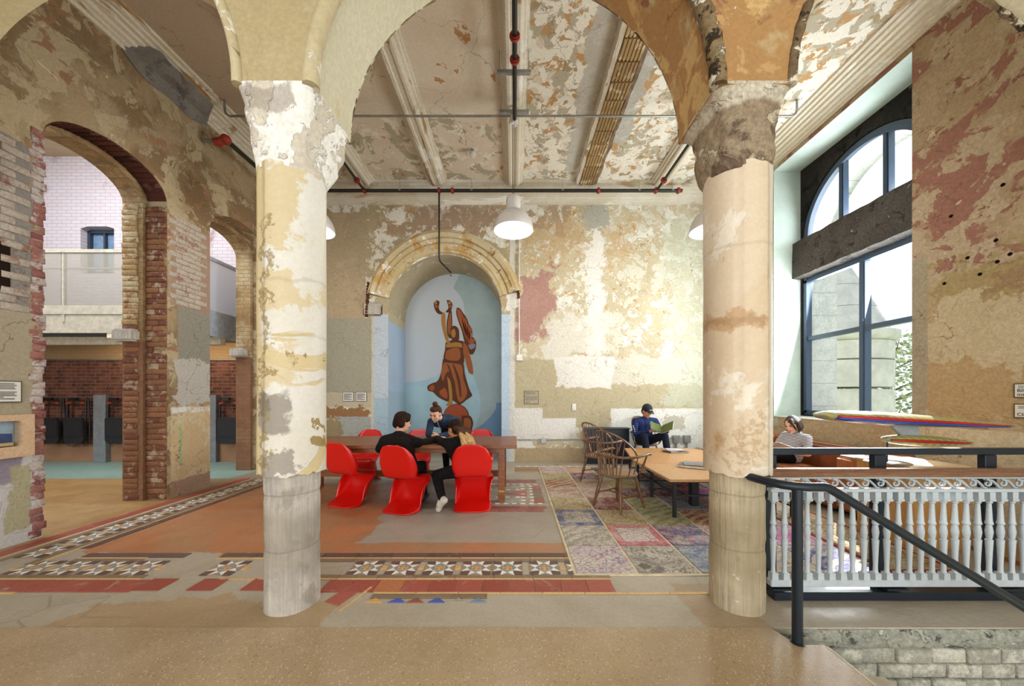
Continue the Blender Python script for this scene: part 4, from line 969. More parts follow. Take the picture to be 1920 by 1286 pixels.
# ============================================================ RED CANTILEVER CHAIRS
M_red = Mat('red_plastic', .28, .5); M_red.color(H('#d5140d')); M_red.b.inputs['Coat Weight'].default_value = .25; M_red.b.inputs['Coat Roughness'].default_value = .2; M_red = M_red.m
def catmull(P, n):
    out = []
    for i in range(len(P)-1):
        p0 = P[max(0, i-1)]; p1 = P[i]; p2 = P[i+1]; p3 = P[min(len(P)-1, i+2)]
        for k in range(n):
            t_ = k/n
            out.append(tuple(.5*((2*b)+(-a+c)*t_+(2*a-5*b+4*c-d)*t_*t_+(-a+3*b-3*c+d)*t_**3) for a, b, c, d in zip(p0, p1, p2, p3)))
    out.append(P[-1]); return out
def red_chair():
    # profile: (y forward, z, half width, edge curl y, edge curl z); chair faces +y
    P = [(-.245, .838, .04, .0, 0), (-.243, .832, .095, .0, 0), (-.238, .805, .158, .012, 0), (-.22, .735, .212, .035, 0), (-.195, .63, .244, .055, 0), (-.168, .52, .246, .07, .0), (-.125, .43, .222, .05, .02), (-.04, .395, .235, .0, .03), (.08, .392, .256, 0, -.01), (.19, .405, .262, -.02, -.07), (.25, .395, .258, -.06, -.07), (.262, .345, .248, -.12, -.03),
         (.225, .26, .226, -.15, 0), (.17, .17, .222, -.14, 0), (.09, .09, .222, -.08, -.005), (-.01, .045, .232, .0, -.01), (-.11, .018, .242, .07, -.012), (-.18, .006, .225, .09, -.006), (-.215, .001, .15, .04, 0)]
    Q = catmull(P, 4); N = 22; rows = []
    for (y, z, w, cy, cz) in Q:
        row = []
        for k in range(N+1):
            v = -1+2*k/N; e = max(0, abs(v)-.55)/.45; e = e*e
            row.append(Vector((w*math.sin(v*1.45)/math.sin(1.45), y+cy*e, max(.0, z+cz*e-(.0 if z > .35 else .0)))))
        rows.append(row)
    q = B(); q.grid(rows)
    o = q.build('red_chair', M_red, None, smooth=80)
    md = o.modifiers.new('s', 'SOLIDIFY'); md.thickness = .014; md.offset = 0
    return tag(o, 'x', 'chair', 'red moulded cantilever chairs')
rc = red_chair()
def redat(loc, rz, lab, first=False):
    o = rc if first else rc.copy()
    if not first: COL.objects.link(o)
    o.location = (loc[0], loc[1], .008); o.rotation_euler = (0, 0, rz); o['label'] = lab
redat((-1.41, 4.43), math.radians(-15), 'red moulded chair under the short-haired person in the black sweater', True)
redat((-.545, 4.50), math.radians(2), 'red moulded chair under the person with long dip-dyed hair')
redat((-2.24, 4.68), math.radians(-18), 'red moulded chair half hidden behind the white peeling column')
redat((-2.58, 5.98), math.radians(178), 'red moulded chair across the long table, leftmost of the far side')
redat((-1.70, 6.02), math.radians(182), 'red moulded chair across the long table behind the seated black sweater')
redat((-.62, 6.02), math.radians(176), 'red moulded chair across the table at the right end of the far side')
# ============================================================ MURAL IN THE NICHE
def paint(name, hexc): return flat(name, hexc, .7, .2, var=.05, scale=2)
MU = lambda c, d: (c*.002964-3.061, 4.198-d*.002964)
mural = thing('mural', 'painted mural of a brown winged robed figure on an orb in the blue niche', 'mural', (-1.54, 8.838, 2.3))
def mpoly(n, pts, m, lay, raw=False, sub=None):
    P = pts if raw else [MU(*p) for p in pts]
    t0 = -.0012*lay
    return B().prism(P, lambda u, v, w: Vector((u+1.54, w, v-2.3)), t0, t0-.0012).build(n, m, sub or mural, smooth=0)
def smooth(pts, n=5): return [p for p in catmull(list(pts)+[pts[0]], n)][:-1]
m1 = paint('mural_teal', '#9db0b4'); m2 = paint('mural_hill', '#9fbecb'); m3 = paint('mural_navy', '#6f8fae'); m4 = paint('mural_pale', '#b4c6cc')
B_ = [(-1.54-1.06, .0)]
def inarch(z): return -1.54+math.sqrt(max(0, 1.245**2-max(0, z-3.31)**2))-.003
rightarc = [(inarch(z), z) for z in [0.0, .6, 1.2, 1.8, 2.4, 3.0, 3.31, 3.6, 3.9, 4.1, 4.25, 4.4, 4.5, 4.548]]
mpoly('painted_field', rightarc + [MU(505, 0), MU(560, 60), MU(590, 120), MU(605, 220), MU(610, 400), MU(580, 700), MU(560, 1000), MU(600, 1417)], m1, 0, True)
mpoly('painted_hill', [(-2.787, 0), (-2.787, 1.80)] + [MU(92, 812), MU(180, 806), MU(260, 792), MU(340, 762), MU(410, 725), MU(480, 690), MU(560, 660), MU(640, 700), MU(700, 800), MU(740, 950), MU(735, 1080), MU(690, 1220), MU(640, 1417)], m2, 1, True)
mpoly('painted_hill', [MU(640, 1417), MU(690, 1215), MU(760, 1170), MU(830, 1100), MU(870, 1040), MU(875, 990), MU(927, 980), MU(927, 1417)], m3, 2, True)
a_ = paint('mural_brown', '#9a5a35'); b_ = paint('mural_dark', '#5b3522'); c_ = paint('mural_ochre', '#a5793f'); d_ = paint('mural_red', '#a14f33'); e_ = paint('mural_bluegrey', '#7f8494')
WR = [(535, 170), (560, 175), (590, 215), (622, 262), (640, 312), (662, 350), (670, 388), (664, 412), (690, 440), (702, 482), (695, 532), (670, 572), (640, 560), (612, 500), (595, 440), (578, 370), (550, 290), (530, 220)]
wing = mpoly('wing', smooth(WR), b_, 3)
mpoly('feather', smooth([(540, 182), (557, 186), (585, 230), (612, 300), (625, 380), (610, 420), (590, 360), (560, 290), (540, 230)]), a_, 4, sub=wing)
for k, (tx, ty) in enumerate(((549, 186), (578, 214), (606, 254), (630, 306), (650, 352))):
    rx, ry = 618+8*k, 438+14*k; dx, dy = tx-rx, ty-ry; L_ = math.hypot(dx, dy); nx, ny = -dy/L_, dx/L_
    mpoly('feather', smooth([(rx, ry), (rx+dx*.35+nx*11, ry+dy*.35+ny*11), (rx+dx*.8+nx*10, ry+dy*.8+ny*10), (tx, ty), (rx+dx*.8-nx*9, ry+dy*.8-ny*9), (rx+dx*.35-nx*9, ry+dy*.35-ny*9)], 4), (a_, d_)[k % 2], 5, sub=wing)
for k, (x, y) in enumerate(((632, 372), (640, 420), (655, 468), (660, 512))): mpoly('feather', smooth([(x-28, y-22), (x+24, y-34), (x+34, y-6), (x-6, y+16)], 4), (a_, e_, d_, e_)[k], 4, sub=wing)
lw = mpoly('wing', smooth([(466, 205), (490, 196), (496, 330), (486, 430), (458, 410), (448, 310)]), b_, 3)
mpoly('feather', smooth([(472, 225), (484, 220), (488, 330), (478, 400), (462, 380), (458, 310)]), a_, 4, sub=lw)
mpoly('sprig', smooth([(335, 130), (360, 108), (386, 120), (380, 170), (395, 200), (420, 212), (408, 228), (370, 218), (345, 180)]), b_, 4); mpoly('sprig', smooth([(447, 105), (475, 108), (498, 140), (490, 182), (462, 210), (440, 204), (464, 172), (455, 132)]), b_, 4)
for x, y, m in ((352, 130, c_), (360, 160, a_), (470, 130, c_), (482, 160, a_)): mpoly('leaf', smooth([(x-12, y-10), (x+8, y-14), (x+14, y+6), (x-6, y+12)], 4), m, 5)
mpoly('skirt', smooth([(415, 610), (520, 632), (590, 650), (606, 740), (640, 860), (667, 918), (655, 938), (620, 962), (560, 1003), (500, 968), (458, 978), (380, 942), (330, 896), (290, 882), (283, 845), (320, 820), (368, 800), (398, 730)]), b_, 4)
mpoly('drape', smooth([(425, 640), (520, 650), (580, 672), (592, 780), (625, 890), (600, 955), (556, 980), (530, 900), (515, 800), (470, 720), (440, 740), (415, 800), (400, 720)]), a_, 5)
mpoly('drape', smooth([(300, 850), (330, 832), (345, 860), (330, 884), (300, 872)]), d_, 5); mpoly('drape', smooth([(385, 890), (430, 860), (452, 900), (450, 950), (400, 925)]), d_, 5)
mpoly('fold', smooth([(500, 660), (512, 660), (560, 780), (575, 920), (562, 930), (540, 800)]), b_, 6); mpoly('fold', smooth([(450, 655), (470, 670), (500, 760), (505, 850), (492, 840), (480, 750)]), b_, 6)
mpoly('leg', smooth([(452, 760), (480, 800), (494, 880), (499, 980), (496, 1000), (462, 1014), (444, 1008), (470, 960), (466, 880)]), c_, 6)
mpoly('torso', smooth([(438, 470), (500, 446), (560, 452), (602, 466), (626, 520), (602, 562), (592, 652), (520, 640), (425, 618), (434, 530)]), b_, 5)
mpoly('bodice', smooth([(446, 540), (520, 512), (560, 530), (566, 600), (530, 626), (440, 608)]), a_, 6); mpoly('sash', smooth([(446, 482), (520, 468), (575, 478), (578, 512), (530, 506), (450, 512)]), c_, 6)
mpoly('arm', smooth([(405, 215), (434, 222), (441, 330), (462, 430), (478, 474), (448, 470), (416, 370), (402, 290)]), c_, 6); mpoly('arm', smooth([(592, 466), (624, 500), (646, 570), (667, 650), (676, 738), (642, 730), (626, 690), (606, 610), (590, 550)]), a_, 6)
mpoly('hair', smooth([(480, 350), (510, 324), (546, 345), (556, 390), (550, 452), (500, 450), (481, 410)]), b_, 6); mpoly('face', smooth([(487, 368), (512, 352), (526, 382), (520, 420), (503, 428), (488, 402)]), c_, 7)
mpoly('orb', [(530+112*math.cos(k*PI/20), 1110+114*math.sin(k*PI/20)) for k in range(40)], b_, 4); mpoly('orb_face', [(528+104*math.cos(k*PI/20), 1106+104*math.sin(k*PI/20)) for k in range(40)], d_, 5)
orn = mpoly('scroll_ornament', smooth([(578, 1098), (650, 1100), (676, 1160), (664, 1226), (684, 1252), (600, 1244), (574, 1180)]), b_, 6); mpoly('scroll_face', smooth([(598, 1120), (640, 1120), (660, 1160), (648, 1210), (610, 1216), (596, 1170)]), a_, 7, sub=orn)

# ============================================================ LAMPS, PIPES, CEILING FITTINGS
M_lampw = flat('lamp_enamel', '#cfcbc6', .35, .5, var=.04)
M_glow = Mat('lamp_diffuser', .5); M_glow.color((1, .97, .9)); M_glow.put(M_glow.b.inputs['Emission Color'], (1, .96, .86, 1)); M_glow.b.inputs['Emission Strength'].default_value = 3.2; M_glow = M_glow.m
M_galv = flat('galvanised_steel', '#a4a7a8', .38, .5, .7); M_pipe = flat('pipe_black', '#26241f', .45, .4); M_cpl = flat('coupling_red', '#9c3526', .5, .4)
lp = thing('pendant_lamp', 'white dome pendant lamp hanging in the middle under the central beam', 'lamp', (-.02, 5.3, 3.97), 0, 'white dome pendant lamps')
q = B(); q.lathe([(.298, 0), (.305, .012), (.298, .06), (.27, .15), (.215, .235), (.15, .285), (.105, .30), (.098, .296), (.15, .275), (.21, .225), (.262, .145), (.288, .06), (.29, .01)], seg=40); q.build('lamp_shade', M_lampw, lp)
B().lathe([(.11, .29), (.112, .31), (.112, .47), (.10, .51), (.07, .53), (.02, .535)], seg=28).build('gear_housing', M_lampw, lp)
B().lathe([(.286, .02), (.286, .028)], seg=36).build('diffuser', M_glow, lp)
B().lathe([(.06, 1.62), (.075, 1.66), (.06, 1.72), (.04, 1.75), (.02, 1.90)], seg=20).build('ceiling_canopy', M_white, lp)
q = B(); 
for s in (-.012, .012): q.cyl((s, 0, .52), (s, 0, 1.64), .004, seg=8)
q.build('suspension_cable', M_pipe, lp)
copy_thing(lp, (-3.08, 5.3, 3.97), 0, 'white dome pendant lamp mostly hidden behind the white peeling column'); copy_thing(lp, (3.0, 5.3, 3.97), 0, 'white dome pendant lamp mostly hidden behind the smooth cream column')
sp_ = thing('sprinkler_pipe', 'black sprinkler main with red couplings along the back wall under the ceiling', 'pipe', (0, 7.25, 5.74))
q = B(); q.cyl((-4.4, 0, 0), (3.5, 0, 0), .034, seg=14); q.build('main_pipe', M_pipe, sp_)
def coupling(x, ax=(1, 0, 0), at=None, par=None, r=.05):
    c = Vector(at) if at else Vector((x, 0, 0)); a = Vector(ax)
    q = B(); q.cyl(c-a*.03, c+a*.03, r, seg=14); q.cyl(c-a*.012, c+a*.012, r+.012, seg=14); q.build('coupling', M_cpl, par or sp_)
for x in (-3.14, -1.58, -1.30, 1.75, 2.95, 3.42): coupling(x)
q = B(); q.tube([(-1.58, 0, -.02), (-1.58, 0, -1.40), (-1.57, .05, -1.46), (-1.42, .45, -1.55)], .018); q.build('drop_pipe', M_pipe, sp_)
q = B(); q.lathe([(.012, -.08), (.03, -.07), (.012, -.04), (.012, 0)], (-1.42, .46, -1.55)); q.build('sprinkler_head', M_galv, sp_)
for x in (-3.14, 2.97):
    q = B(); q.cyl((x, 0, 0), (x, -1.6, .0), .026, seg=12); q.build('branch_pipe', M_pipe, sp_); coupling(0, (0, 1, 0), (x, -.35, 0))
for x in (-2.4, -.9, 1.0, 2.6, 3.3):
    q = B(); q.cyl((x, 0, 0), (x, 0, .25), .005, seg=6); q.lathe([(.04, -.012), (.04, .012)], (x, 0, 0)); q.build('hanger_rod', M_galv, sp_)
cp_ = thing('center_pipe', 'black sprinkler pipe with red couplings running along the central ceiling beam', 'pipe', (-.0, 3.5, 5.62)); cp_.name = 'ceiling_pipe'
B().cyl((0, -1.2, 0), (0, 1.72, 0), .030, seg=12).build('pipe', M_pipe, cp_)
coupling(0, (0, 1, 0), (0, .52, 0), cp_); coupling(0, (0, 1, 0), (0, .80, 0), cp_)
for y in (4.53, 5.16):
    h = thing('strut_hanger', 'galvanised strut bracket across the central beam, ' + ('nearer to the arcade' if y < 5 else 'above the conduit crossing the ceiling'), 'bracket', (-.01, y, 5.66))
    q = B(); q.box((0, 0, 0), (.44, .045, .012)); q.box((0, -.022, .015), (.44, .004, .04)); q.box((0, .022, .015), (.44, .004, .04)); q.build('channel', M_galv, h, smooth=0)
    for s in (-.19, .19): q = B(); q.cyl((s, 0, -.02), (s, 0, .33), .005, seg=8); q.cyl((s, 0, .012), (s, 0, .03), .014, seg=8); q.build('rod', M_galv, h)
q = B(); q.tube([(-4.46, 5.33, 6.0), (-4.46, 5.33, 5.86), (-4.44, 5.33, 5.79), (-4.38, 5.33, 5.75), (4.26, 5.33, 5.75), (4.32, 5.33, 5.79), (4.34, 5.33, 5.86), (4.34, 5.33, 6.0)], .016)
tag(q.build('ceiling_conduit', M_galv), 'long thin galvanised conduit crossing the whole ceiling behind the columns', 'conduit')
rl = thing('side_pipe', 'black sprinkler pipe with a red elbow under the left cornice', 'pipe', (-4.50, 5.4, 5.44))
B().cyl((0, .05, 0), (0, 1.85, 0), .036, seg=12).build('pipe', M_pipe, rl)
q = B(); q.ball((0, 0, 0), .075); q.cyl((0, 0, 0), (-.12, -.02, -.06), .055); q.cyl((-.10, -.02, -.05), (-.14, -.02, -.07), .068); q.build('elbow', M_cpl, rl)
B().cyl((-.13, -.02, -.06), (-.33, -.02, -.02), .03).build('stub_pipe', M_galv, rl)
sd_ = thing('smoke_detector', 'small white smoke detector on a grey stem below the ceiling, left of the central beam', 'smoke detector', (-.78, 6.4, 6.0))
B().cyl((0, 0, 0), (0, 0, -.07), .03).build('stem', M_galv, sd_); B().lathe([(.03, -.14), (.055, -.125), (.06, -.09), (.055, -.07)]).build('sensor', M_white, sd_)
# ============================================================ WALL FITTINGS
M_plq = flat('plaque_paper', '#dcd9d0', .6, var=.02); M_plqf = flat('plaque_edge', '#4f4638', .6); M_ink = flat('ink', '#3b3833', .8); M_inkg = flat('ink_pale', '#8f8b84', .8)
def plaque(lab, c, w, h, face, lines, text=()):
    t = thing('wall_plaque', lab, 'sign', c, 0)
    # local frame: u to the viewer's right, v up, n out of the wall
    U, N = {'back': (Vector((1, 0, 0)), Vector((0, -1, 0))), 'left': (Vector((0, 1, 0)), Vector((1, 0, 0))), 'right': (Vector((0, -1, 0)), Vector((-1, 0, 0)))}[face]
    f = lambda u, v, n: U*u+Vector((0, 0, v))+N*n
    def bx(name, u0, u1, v0, v1, n0, n1, m): 
        q = B(); q.prism([(u0, v0), (u1, v0), (u1, v1), (u0, v1)], lambda a, b2, w_: f(a, b2, w_), n0, n1); q.build(name, m, t, smooth=0)
    e = .010 if w < .5 else .006
    bx('plaque_backing', -w/2-e, w/2+e, -h/2-e, h/2+e, 0, .010, M_plqf); bx('plaque_face', -w/2, w/2, -h/2, h/2, .010, .012, M_plq)
    for i, (v, l, m) in enumerate(lines): bx('text_line', -w/2+.08*w, -w/2+.08*w+l*w, v*h-.012*min(1, h*3), v*h+.012*min(1, h*3), .012, .0135, m)
    for s, u, v, size in text:
        c_ = bpy.data.curves.new('lettering', 'FONT'); c_.body = s; c_.size = size; c_.extrude = .0006; c_.materials.append(M_ink)
        o = bpy.data.objects.new('lettering_c', c_); COL.objects.link(o); me = bpy.data.meshes.new_from_object(o.evaluated_get(bpy.context.evaluated_depsgraph_get())); bpy.data.objects.remove(o); o = link('lettering', me, t); o.location = f(u, v, .013)
        o.rotation_euler = Matrix((U, Vector((0, 0, 1)), N)).transposed().to_euler()
std = [(.36-.09*i, (.8, .78, .84, .6, .8, .82, .5)[i % 7], M_inkg) for i in range(9)]
plaque('left one of two small square labels on the wall beside the niche', (-3.67, YB, 1.43), .22, .19, 'back', [(y, l, m) for y, l, m in std])
plaque('right one of two small square labels on the wall beside the niche', (-3.38, YB, 1.43), .22, .19, 'back', [(y, l, m) for y, l, m in std])
M_plq2 = flat('plaque_bronze', '#a89e88', .6)
_p = M_plq; M_plq = M_plq2
plaque('upper one of two small tan labels right of the niche', (.37, YB, 1.485), .30, .125, 'back', [(.2, .7, M_ink), (-.05, .78, M_inkg), (-.25, .5, M_inkg)])
plaque('lower one of two small tan labels right of the niche', (.37, YB, 1.325), .30, .10, 'back', [(.25, .7, M_inkg), (-.25, .35, M_ink)])
M_plq = _p
plaque('white text panel on the near left pier above the wooden display case', (-XW+.005, 3.22, 1.49), .36, .19, 'left', [(.40-.085*i, (.8, .84, .8, .82, .5, .84, .8, .84, .6, .8)[i], M_inkg) for i in range(10)])
plaque('upper framed label on the right wall reading Bill', (XW, 3.22, 1.50), .28, .12, 'right', [(.36, .5, M_inkg), (.24, .6, M_inkg)], [('Bill G', -.125, -.012, .042), ('mast', -.125, -.05, .042)])
plaque('lower framed label on the right wall reading Clar', (XW, 3.22, 1.305), .28, .12, 'right', [(.36, .5, M_inkg), (.24, .55, M_inkg)], [('Clar', -.125, -.048, .045)])
dc = thing('display_case', 'pale wooden wall display case with rounded window on the near left pier', 'display case', (-XW, 3.12, 1.065))
def rr(u0, u1, v0, v1, r): return [p for cx, cy, a in ((u1-r, v1-r, 0), (u0+r, v1-r, 90), (u0+r, v0+r, 180), (u1-r, v0+r, 270)) for p in arc(cx, cy, r, r, a, a+90, 6)]
M_maple = wood('wood_maple', '#c9a884', '#d5b794', 1.5, (1, 6, 6), .5, .1)
B().prism([[(-.34, -.205), (.33, -.205), (.33, .205), (-.34, .205)], rr(-.26, .24, -.10, .145, .03)], lambda u, v, w: Vector((w, u, v)), .015, .085).build('case_frame', M_maple, dc, smooth=30)
B().box((.008, 0, .0), (.016, .60, .34)).build('back_board', flat('case_back', '#9fb0b8', .7), dc, smooth=0)
B().prism([(-.20, -.10), (.22, -.10), (.22, .02), (.02, .04), (-.02, .0)], lambda u, v, w: Vector((w, u, v)), .017, .020).build('blue_print', flat('print_navy', '#3a4a72', .7), dc, smooth=0)
q = B(); q.cyl((.045, -.06, -.078), (.045, .20, -.078), .018); q.cyl((.045, .0, -.078), (.045, .008, -.078), .020); q.build('paper_roll', flat('paper_roll', '#c9a878', .8), dc)
B().box((.06, -.01, .022), (.004, .50, .25)).build('case_glass', M_glass, dc, smooth=0)
q = B(); q.tube([(.10, YB-.02, 5.1), (.10, YB-.02, 2.36)], .013); q.box((.11, YB-.025, 2.29), (.13, .05, .13)); tag(q.build('wall_conduit', M_white), 'thin white conduit dropping down the wall right of the niche to a white box', 'conduit')
q = B(); q.box((1.31, YB-.008, 1.20), (.085, .016, .15)); q.bevel(.004); q.box((1.31, YB-.018, 1.2), (.02, .01, .04)); tag(q.build('light_switch', M_white, smooth=0), 'small white switch plate on the back wall above the white plaster patch', 'switch')
q = B(); q.tube([(.06, YB-.015, .485), (1.62, YB-.015, .485)], .011); q.box((.64, YB-.03, .46), (.11, .06, .10)); tag(q.build('floor_conduit', M_galv), 'grey conduit with a square box low on the back wall near the tile border', 'conduit')
for i, x in enumerate((3.55, 3.78)):
    q = B(); q.box((x, YB-.04, .50), (.15, .08, .17)); q.bevel(.008); q.box((x, YB-.082, .53), (.05, .01, .05)); q.box((x, YB-.082, .47), (.05, .01, .05)); q.cyl((x, YB-.04, .42), (x, YB-.04, .02), .018)
    if i == 0: q.tube([(2.9, YB-.015, .52), (3.5, YB-.015, .52)], .011)
    tag(q.build('outlet_box', M_galv), 'grey steel outlet box on the back wall, ' + ('left one of two beside the cream column' if i == 0 else 'right one of two beside the cream column'), 'outlet')
rp = thing('radiator_panel', 'dark navy panel box standing against the back wall behind the low table', 'panel', (1.99, YB-.15, 0))
q = B(); q.box((0, 0, .37), (.9, .26, .74)); q.bevel(.008); q.build('casing', flat('panel_navy', '#1c2230', .35, .5), rp, smooth=0)
q = B(); q.box((0, .0, .75), (.94, .28, .025)); q.bevel(.004); q.build('top_cover', flat('panel_top', '#3b4246', .4), rp, smooth=0)

# ============================================================ FOLDING CHAIRS ON THE CORRIDOR WALL
M_fblk = flat('chair_black', '#17181b', .4, .5); M_fred = flat('clip_red', '#c03a22', .5); M_fpad = flat('pad_black', '#232427', .6)
fc = thing('folding_chair', 'black folding chair hung on the corridor wall, leftmost beside the near pier', 'chair', (-10.06, YB-.09, .42), 0, 'black folding chairs hung in the corridor')
for s in (-1, 1):
    q = B(); q.tube([(s*.23, .02, .02), (s*.235, .02, .5), (s*.225, .0, .98)], .014, 8); q.build('leg', M_fblk, fc)
    q = B(); q.tube([(s*.20, -.03, .1), (s*.205, -.03, .6), (s*.20, -.02, 1.0)], .014, 8); q.build('leg', M_fblk, fc)
    q = B(); q.box((s*.16, -.05, .87), (.09, .02, .03), (0, s*.3, 0)); q.build('clip', M_fred, fc)
def padshape(z0, z1, w, r): return rr(-w, w, z0, z1, r)
B().prism(padshape(.0, .56, .215, .10), lambda u, v, w: Vector((u, w, v)), -.085, -.045).bevel(.01, 2).build('seat', M_fpad, fc)
B().prism(padshape(.16, .56, .20, .04), lambda u, v, w: Vector((u, w, v)), -.097, -.084).bevel(.006, 2).build('backrest', M_fpad, fc)
for z in (.84, .93): q = B(); q.tube([(-.21, -.02, z), (.21, -.02, z)], .010, 8); q.build('crossbar', M_fblk, fc)
q = B(); q.box((-.1, .0, .96), (.16, .05, .05)); q.build('hook', M_fblk, fc); B().box((-.1, .06, .955), (.05, .06, .05)).build('wall_bracket', M_galv, fc)
for x, l in ((-9.52, 'second from the near pier'), (-8.63, 'right of the grey upright board'), (-6.20, 'seen alone through the far arch')): copy_thing(fc, (x, YB-.09, .42), 0, 'black folding chair hung on the corridor wall, ' + l)
for x, w, l in ((-9.05, .27, 'between the hung folding chairs'), (-6.63, .24, 'seen through the far arch')):
    q = B(); q.box((x, YB-.05, .735), (w, .10, 1.47)); q.bevel(.006); tag(q.build('upright_board', flat('board_grey', '#83878c', .6), smooth=0), 'flat grey upright board against the corridor brick, ' + l, 'board')

# ============================================================ BALUSTRADE, STEEL GUARD, STAIR HANDRAIL
M_balu = flat('baluster_paint', '#b4bcc1', .42, .4, var=.06, scale=14); M_rail = wood('wood_rail', '#6d4a38', '#8d6650', 2.5, (1, 14, 14), .22, .6); M_navy = flat('steel_navy', '#1b232c', .38, .35, var=.05)
bal = thing('balustrade', 'white turned balustrade with scroll frieze and brown wooden handrail at the stairwell', 'railing', (1.8, 2.455, 0))
q = B(); q.prism([(-.05, .885), (.05, .885), (.058, .90), (.05, .915), (.034, .925), (.02, .937), (-.02, .937), (-.034, .925), (-.05, .915), (-.058, .90)], lambda u, v, w: Vector((w, u, v)), -.03, 3.06); q.build('handrail', M_rail, bal)
for z0, z1, n in ((.866, .885, 'frieze_rail'), (.773, .797, 'string_rail'), (.108, .156, 'bottom_rail')):
    q = B(); q.box((1.53, 0, (z0+z1)/2), (3.06, .05 if n != 'frieze_rail' else .035, z1-z0)); q.bevel(.004); q.build(n, M_balu, bal, smooth=0)
bp = [(.019, 0), (.019, .004)]
bprof = [(.010, 0), (.020, .004), (.020, .012), (.0145, .022), (.013, .06), (.0165, .16), (.0195, .235), (.0205, .245), (.0135, .25), (.0165, .265), (.0205, .30), (.0165, .335), (.0135, .35), (.0205, .355), (.0205, .365), (.0165, .38), (.0125, .48), (.011, .50), (.017, .507), (.017, .515), (.010, .52)]
q = B(); q.lathe([(r, .188+z) for r, z in bprof], seg=12); q.box((0, 0, .176), (.045, .045, .05), taper=.9); q.box((0, 0, .742), (.040, .040, .07)); q.box((0, 0, .716), (.046, .046, .012))
bme = q.mesh('baluster', M_balu, 35)
for i in range(38): link('baluster', bme, bal, (.03+.0805*i, 0, 0))
pts = []
for k in range(40):
    t_ = k/39
    if t_ < .35: f = t_/.35; pts.append((.062-.055*f-.004, 0, -.030+.055*f**.8))
    else:
        f = (t_-.35)/.65; a = 2.2-f*2.6*PI*.92; r_ = .031*(1-f*.86); pts.append((-.026+r_*math.cos(a)+.003, 0, r_*math.sin(a)))
q = B(); ring = []
q.tube([(.075, 0, -.032)]+pts[:1]+pts[1:], [.007]*20+[.0065-.0028*i/20 for i in range(21)], 8)
for v in q.bm.verts: v.co.y *= 1.4
sme = q.mesh('scroll', M_balu, 60)
for i in range(28): link('scroll', sme, bal, (.05+.1085*i, 0, .831))
gd = thing('steel_guard', 'dark blue-black steel guard frame behind the white balustrade', 'railing', (1.86, 2.54, 0))
q = B(); q.box((1.5, 0, 1.045), (3.0, .05, .047)); q.bevel(.004); q.build('top_rail', M_navy, gd, smooth=0)
for x in (-.0, .80, 1.60, 2.40):
    q = B(); q.box((x, 0, .53), (.085, .05, .98)); q.bevel(.004); q.build('post', M_navy, gd, smooth=0)
    q = B(); q.box((x+.02, -.05, .092), (.15, .14, .012)); q.build('base_plate', M_navy, gd, smooth=0)
q = B(); q.box((1.5, -.05, .033), (3.05, .09, .06)); q.bevel(.004); q.build('bottom_beam', M_navy, gd, smooth=0)
hr = thing('stair_handrail', 'dark round steel handrail on a post sloping down the stair at the landing edge', 'railing', (1.655, 2.03, 0))
P_ = [(-.128, .215, .925), (-.122, .16, .925), (-.105, .09, .925), (-.065, .03, .922), (-.01, .005, .918), (.06, 0, .916), (.155, 0, .916), (.175, 0, .912), (.20, 0, .90)] + [(.20+.3*i, 0, .90-.183*i) for i in range(1, 7)]
q = B(); q.tube(P_, .026, 16); q.ball(P_[0], .026); q.build('rail', M_navy, hr)
B().cyl((0, 0, .003), (0, 0, .905), .027, seg=18).build('post', M_navy, hr); B().cyl((0, 0, .003), (0, 0, .012), .034, seg=18).build('foot_plate', M_navy, hr)
B().cyl((1.6, 0, .05), (1.6, 0, -1.1), .026, seg=16).build('post', M_navy, hr)

# ============================================================ SOFA, PEDESTAL, PAINTED MODEL
M_lea = flat('leather_tan', '#a8663c', .42, .45, var=.14, scale=5, bump=.15); M_lea2 = flat('leather_dark', '#8d5232', .45, .4, var=.12, scale=5, bump=.15)
so = thing('leather_sofa', 'tan leather corner sofa along the window wall', 'sofa', (4.3, 5.1, 0))
def cush(n, c, s, m=M_lea, bv=.04):
    q = B(); q.box(Vector(c)-Vector((4.3, 5.1, 0)), s); q.bevel(min(bv, min(s)*.42), 3); q.build(n, m, so, smooth=60)
cush('arm', (4.32, 4.13, .40), (.80, .26, .66)); cush('base', (4.32, 5.2, .17), (.78, 1.9, .22), M_lea2, .02); cush('seat_cushion', (4.26, 4.72, .33), (.64, .90, .13)); cush('seat_cushion', (4.26, 5.62, .33), (.64, .88, .13))
cush('backrest', (4.70, 5.15, .48), (.24, 2.1, .52), M_lea2); cush('base', (3.71, 5.72, .17), (.48, .84, .22), M_lea2, .02); cush('seat_cushion', (3.71, 5.70, .33), (.48, .84, .13)); cush('backrest', (4.15, 6.26, .46), (1.3, .20, .60))
for x, y in ((3.98, 4.06), (4.66, 4.06), (3.53, 5.36), (3.53, 6.2), (4.6, 6.2)): cush('foot', (x, y, .035), (.06, .06, .07), M_blk, .004)
pd = thing('plywood_pedestal', 'plywood pedestal box behind the balusters under the painted model', 'pedestal', (3.98, 3.50, 0))
q = B(); q.box((0, 0, .385), (.56, .50, .77)); q.bevel(.003); q.build('body', W_ply, pd, smooth=0); q = B(); q.box((0, 0, .779), (.58, .52, .018)); q.build('top_panel', flat('ply_top', '#d9b98a', .35, .5), pd, smooth=0)
pl_ = thing('wooden_plinth', 'low plywood plinth along the right wall behind the pedestal', 'plinth', (4.55, 3.3, 0)); q = B(); q.box((0, 0, .02), (.5, 1.2, .04)); q.build('body', wood('wood_floorboard', '#9a6f42', '#b08350', 1.5, (12, 1, 12)), pl_, smooth=0)
M_chev = Mat('painted_chevrons', .3, .5)
